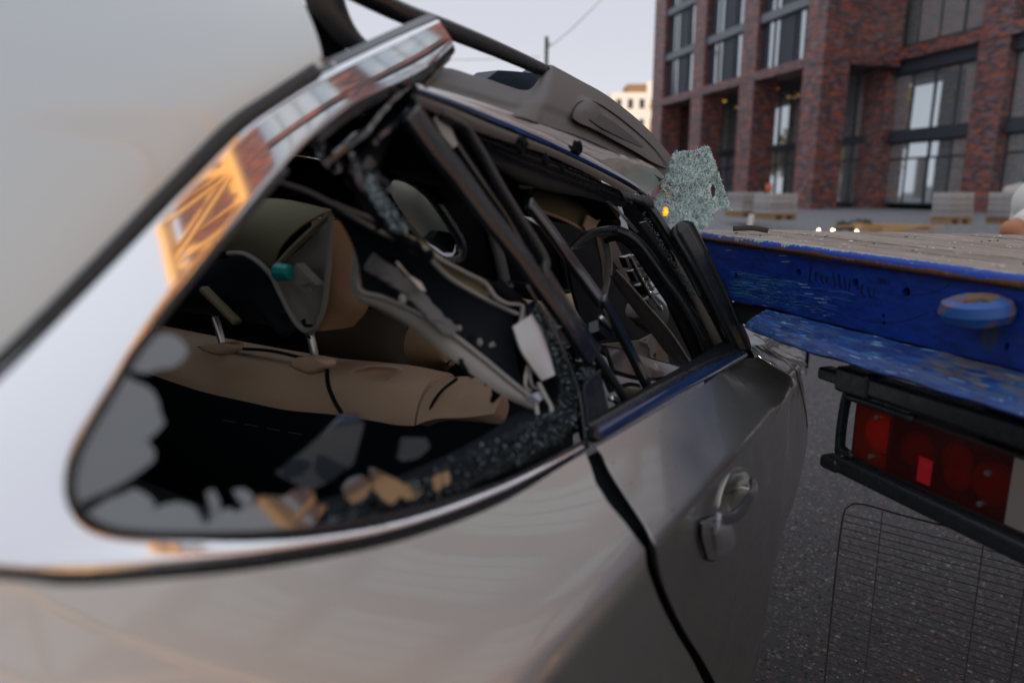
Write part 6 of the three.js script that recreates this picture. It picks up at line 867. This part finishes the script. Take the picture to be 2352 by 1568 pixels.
  part(CAR, 'grey_panel', plate(onS(z6, [[640, 290], [700, 300], [760, 420], [830, 560], [790, 620], [720, 500], [660, 420]], -0.46), 0.006), M.greyDark);
  part(CAR, 'pillar_trim', ribbon(onS(z6, [[715, 520], [820, 640], [950, 790], [1080, 940], [1180, 1080], [1285, 1250]], -0.33), onS(z6, [[660, 560], [740, 680], [860, 840], [980, 1000], [1080, 1130], [1180, 1215]], -0.36), { n: 50, m: 8, b: 0.006, th: 0.004 }), M.greyDark, 'long grey pillar trim piece');
  part(CAR, 'pillar_trim_edge', bar(onS(z6, [[712, 518], [820, 640], [950, 790], [1080, 940], [1180, 1080], [1286, 1250]], -0.325), 6, { n: 50, h: 0.006 }), M.greyTrim);
  part(CAR, 'housing', sweep(onS(z6, [[840, 800], [890, 855], [930, 895], [985, 940]], -0.45), { n: 20, w: (t) => 0.06 - 0.01 * t, h: 0.06, q: 0.8, up: CN, k: 20 }), M.greyTrim, 'grey tubular column housing');
  part(CAR, 'housing_ring', sweep(onS(z6, [[905, 872], [915, 882]], -0.44), { n: 4, w: 0.058, h: 0.062, q: 0.8, up: CN, k: 20 }), M.greyDark);
  part(CAR, 'round_cap', sweep(onS(z6, [[1035, 850], [1040, 850]], -0.5), { n: 3, w: 0.06, h: 0.09, q: 1, up: CF, k: 24 }), M.greyDark);
  part(CAR, 'door_lining', plate(onS(z6, [[600, 1060], [700, 1050], [890, 1030], [1000, 970], [1010, 1100], [960, 1165], [860, 1130], [720, 1085]], -0.4), 0.006), M.greyTrim, 'grey broken door lining');
  part(CAR, 'door_lining', plate(onS(z6, [[1000, 1010], [1080, 1110], [1100, 1200], [1000, 1170]], -0.41), 0.006), std({ color: [0.22, 0.16, 0.12], roughness: 0.6 }));
  part(CAR, 'lining_tear', tube(onS(z6, [[890, 1042], [930, 1045], [945, 1010], [930, 1050], [955, 1100], [950, 1140], [990, 1160]], -0.395), 0.003, 24, 6), M.greyTrim);
  for (let i = 0; i < 4; i++) part(CAR, 'black_connector', plate(onS(z6, [[770 + i * 55, 420 + i * 105], [850 + i * 50, 400 + i * 100], [890 + i * 50, 470 + i * 95], [800 + i * 60, 500 + i * 100]], -0.4 + 0.01 * i), 0.02), M.rubber);
  for (let i = 0; i < 6; i++) part(CAR, 'rib_bar', bar(onS(z6, [[830 + i * 28, 470 + i * 46], [905 + i * 26, 440 + i * 48]], -0.37), 4, { n: 4 }), M.rubber);
  part(CAR, 'black_conduit', bar(onS(z6, [[810, 420], [880, 560], [960, 700], [1040, 800]], -0.375), 14, { n: 20 }), M.gloss);
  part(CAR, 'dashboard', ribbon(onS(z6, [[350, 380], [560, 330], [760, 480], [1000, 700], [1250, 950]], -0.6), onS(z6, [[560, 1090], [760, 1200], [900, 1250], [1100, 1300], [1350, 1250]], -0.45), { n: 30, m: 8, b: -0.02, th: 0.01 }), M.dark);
  part(CAR, 'blocking_plate', plate(onS(z6, [[200, 150], [520, 60], [860, 260], [960, 600], [640, 600], [330, 420]], -0.95), 0.02), M.dark);  // dark plate added to cover the bright view through the windscreen
  part(CAR, 'door_top', ribbon(onS(z6, [[640, 1080], [830, 1120], [1000, 1180], [1300, 1250]], -0.2), onS(z6, [[700, 1250], [900, 1300], [1100, 1290], [1350, 1230]], -0.12), { n: 20, m: 6, th: 0.01 }), M.gloss);
  part(CAR, 'seat_lever', bar(onS(z6, [[730, 1375], [800, 1355], [880, 1365]], -0.2), 11, { n: 12 }), M.silver);
  part(CAR, 'seat_base', ribbon(onS(z6, [[690, 1330], [800, 1390], [930, 1400]], -0.3), onS(z6, [[720, 1500], [850, 1470], [940, 1440]], -0.25), { n: 12, m: 6, b: 0.02, th: 0.01 }), M.olive);
  part(CAR, 'copper_pipe', bar(onT(s7, [[1080, 960], [1140, 985], [1180, 1040], [1190, 1080]], -0.04), 14, { n: 14, flat: 1 }), M.silver);
  for (let i = 0; i < 4; i++) part(CAR, 'thin_cable', tube(onS(z2, [[1920 + i * 6, 1185], [1985 + i * 8, 1240 + i * 4], [2050 + i * 8, 1320], [2095 + i * 4, 1365]], -0.22), 0.0012, 16, 5), M.silver);
}
// crumbs of glass on the road
{ const l = []; for (let i = 0; i < 110; i++) { const p = G(rr(1680, 2352), rr(1150, 1620), 0.006); const g = new THREE.IcosahedronGeometry(rr(0.0012, 0.0032), 0); g.rotateY(rr(0, 6)); g.scale(1, 0.7, rr(0.6, 1.2)); g.translate(p.x, p.y, p.z); l.push(g); } solo('glass_grains', merge(l), std({ color: [0.55, 0.65, 0.66], roughness: 0.1 }), 'sparkling grains of glass strewn over the asphalt', 'broken glass', null, 'stuff'); }
// ---------------------------------------------------------------- worker leaning in at the right edge
{
  const sh = Dz(2440, 462, 4.1), o = thing('person', V(sh.x + 0.3, 0, sh.z - 0.2), 'person in a white shirt bending over beyond the deck, right edge', 'person');
  const E = Dz(2325, 528, 4.05), Wp = E.clone().add(V(0.14, -0.22, 0.12)), hip = V(sh.x + 0.52, 0.98, sh.z - 0.3), neck = sh.clone().add(V(0.06, 0.05, -0.18)), head = neck.clone().add(V(0.1, 0.16, -0.2)), sh2 = sh.clone().add(V(0.1, 0, -0.38)), E2 = sh2.clone().add(V(-0.05, -0.28, -0.02)), W2 = E2.clone().add(V(-0.1, -0.22, 0.12));
  const kn = (s) => V(hip.x - 0.05, 0.52, hip.z + s * 0.13), an = (s) => V(hip.x + 0.03, 0.09, hip.z + s * 0.15), toe = (s) => V(hip.x - 0.15, 0.05, hip.z + s * 0.16), hp = (s) => hip.clone().add(V(0, -0.05, s * 0.1));
  function body(bones, res, lo, hi, mat, name) {
    const mc = new MarchingCubes(res, mat, false, false, 120000), size = Math.max(hi.x - lo.x, hi.y - lo.y, hi.z - lo.z) / 2, c = lo.clone().add(hi).multiplyScalar(0.5); mc.isolation = 0;
    for (let z = 0; z < res; z++) for (let y = 0; y < res; y++) for (let x = 0; x < res; x++) {
      const p = V((x - res / 2) / (res / 2) * size, (y - res / 2) / (res / 2) * size, (z - res / 2) / (res / 2) * size).add(c); let sum = 0;
      for (const [a, b, ra, rb] of bones) { const ab = b.clone().sub(a), t = Math.max(0, Math.min(1, p.clone().sub(a).dot(ab) / Math.max(1e-9, ab.lengthSq()))), d = p.distanceTo(a.clone().addScaledVector(ab, t)) - (ra + (rb - ra) * t); sum += Math.exp(-d / 0.02); }
      mc.field[x + y * res + z * res * res] = Math.log(sum + 1e-30) * 0.02;
    }
    mc.update(); const n = mc.count, g = new THREE.BufferGeometry(), P = mc.positionArray.slice(0, n * 3), N = mc.normalArray.slice(0, n * 3);
    for (let i = 0; i < n; i++) { P[3 * i] = P[3 * i] * size + c.x; P[3 * i + 1] = P[3 * i + 1] * size + c.y; P[3 * i + 2] = P[3 * i + 2] * size + c.z; }
    g.setAttribute('position', new THREE.BufferAttribute(P, 3)); g.setAttribute('normal', new THREE.BufferAttribute(N, 3)); g.setAttribute('uv', new THREE.BufferAttribute(new Float32Array(n * 2), 2));
    return part(o, name, g, mat);
  }
  const bb = (l, m = 0.25) => { const lo = V(1e9, 1e9, 1e9), hi = V(-1e9, -1e9, -1e9); for (const [a, b] of l) { lo.min(a).min(b); hi.max(a).max(b); } return [lo.subScalar(m), hi.addScalar(m)]; };
  const fingers = (w, d) => { const l = [], pe = w.clone().addScaledVector(d, 0.09); l.push([w, pe, 0.028, 0.036]); for (let i = 0; i < 4; i++) { const s = V(0.02 * (i - 1.5), 0, 0.012 * (i - 1.5)), a = pe.clone().add(s), b = a.clone().addScaledVector(d, 0.04), e = b.clone().addScaledVector(d, 0.03).add(V(0.012, -0.01, 0)); l.push([a, b, 0.0095, 0.009], [b, e, 0.009, 0.008]); } const t = w.clone().addScaledVector(d, 0.03).add(V(0.03, 0, 0.03)); l.push([w.clone().addScaledVector(d, 0.02), t, 0.014, 0.011], [t, t.clone().addScaledVector(d, 0.035), 0.011, 0.009]); return l; };
  const skinM = std({ color: [0.42, 0.17, 0.085], roughness: 0.55 }), shirtM = std({ color: [0.66, 0.65, 0.62], roughness: 0.9 }), trouserM = std({ color: [0.05, 0.055, 0.07], roughness: 0.9 });
  const d1 = Wp.clone().sub(E).normalize(), d2 = W2.clone().sub(E2).normalize(), chin = head.clone().add(V(-0.05, -0.07, 0));
  const skinB = [[head, head.clone().add(V(0.03, 0.02, 0)), 0.1, 0.095], [chin, head, 0.05, 0.08], [head.clone().add(V(-0.1, -0.01, 0)), head.clone().add(V(-0.085, 0.02, 0)), 0.014, 0.01], [neck, head, 0.06, 0.06], [sh, E, 0.05, 0.045], [E, Wp, 0.045, 0.028], [sh2, E2, 0.05, 0.045], [E2, W2, 0.045, 0.028], ...fingers(Wp, d1), ...fingers(W2, d2), [neck, hip, 0.09, 0.09], [hp(1), kn(1), 0.06, 0.05], [kn(1), an(1), 0.05, 0.04], [hp(-1), kn(-1), 0.06, 0.05], [kn(-1), an(-1), 0.05, 0.04]];
  body(skinB, 100, ...bb(skinB, 0.16), skinM, 'body');
  const mid = (a, b, t) => a.clone().lerp(b, t), shirtB = [[sh, mid(sh, E, 0.72), 0.085, 0.068], [sh2, mid(sh2, E2, 0.7), 0.085, 0.068], [mid(sh, sh2, 0.15), mid(sh, sh2, 0.85), 0.1, 0.1], [mid(sh, sh2, 0.5), hip, 0.155, 0.15], [mid(sh, sh2, 0.2), hip.clone().add(V(0, 0, 0.06)), 0.11, 0.13], [mid(sh, sh2, 0.8), hip.clone().add(V(0, 0, -0.06)), 0.11, 0.13]];
  const sb = body(shirtB, 64, ...bb(shirtB, 0.2), shirtM, 'shirt');
  const trB = [[hp(1), kn(1), 0.1, 0.075], [kn(1), an(1).add(V(0, 0.02, 0)), 0.075, 0.062], [hp(-1), kn(-1), 0.1, 0.075], [kn(-1), an(-1).add(V(0, 0.02, 0)), 0.075, 0.062], [hp(1), hp(-1), 0.12, 0.12]];
  body(trB, 64, ...bb(trB, 0.16), trouserM, 'trousers');
  const shoeB = [[an(1), toe(1), 0.05, 0.045], [an(-1), toe(-1), 0.05, 0.045]]; body(shoeB, 44, ...bb(shoeB, 0.08), M.dark, 'shoes');
  const hair = [[head.clone().add(V(0.03, 0.045, 0)), head.clone().add(V(0.06, 0.0, 0)), 0.092, 0.09]]; body(hair, 36, ...bb(hair, 0.13), std({ color: [0.03, 0.02, 0.015], roughness: 0.8 }), 'hair');
}
renderer.render(scene, camera);
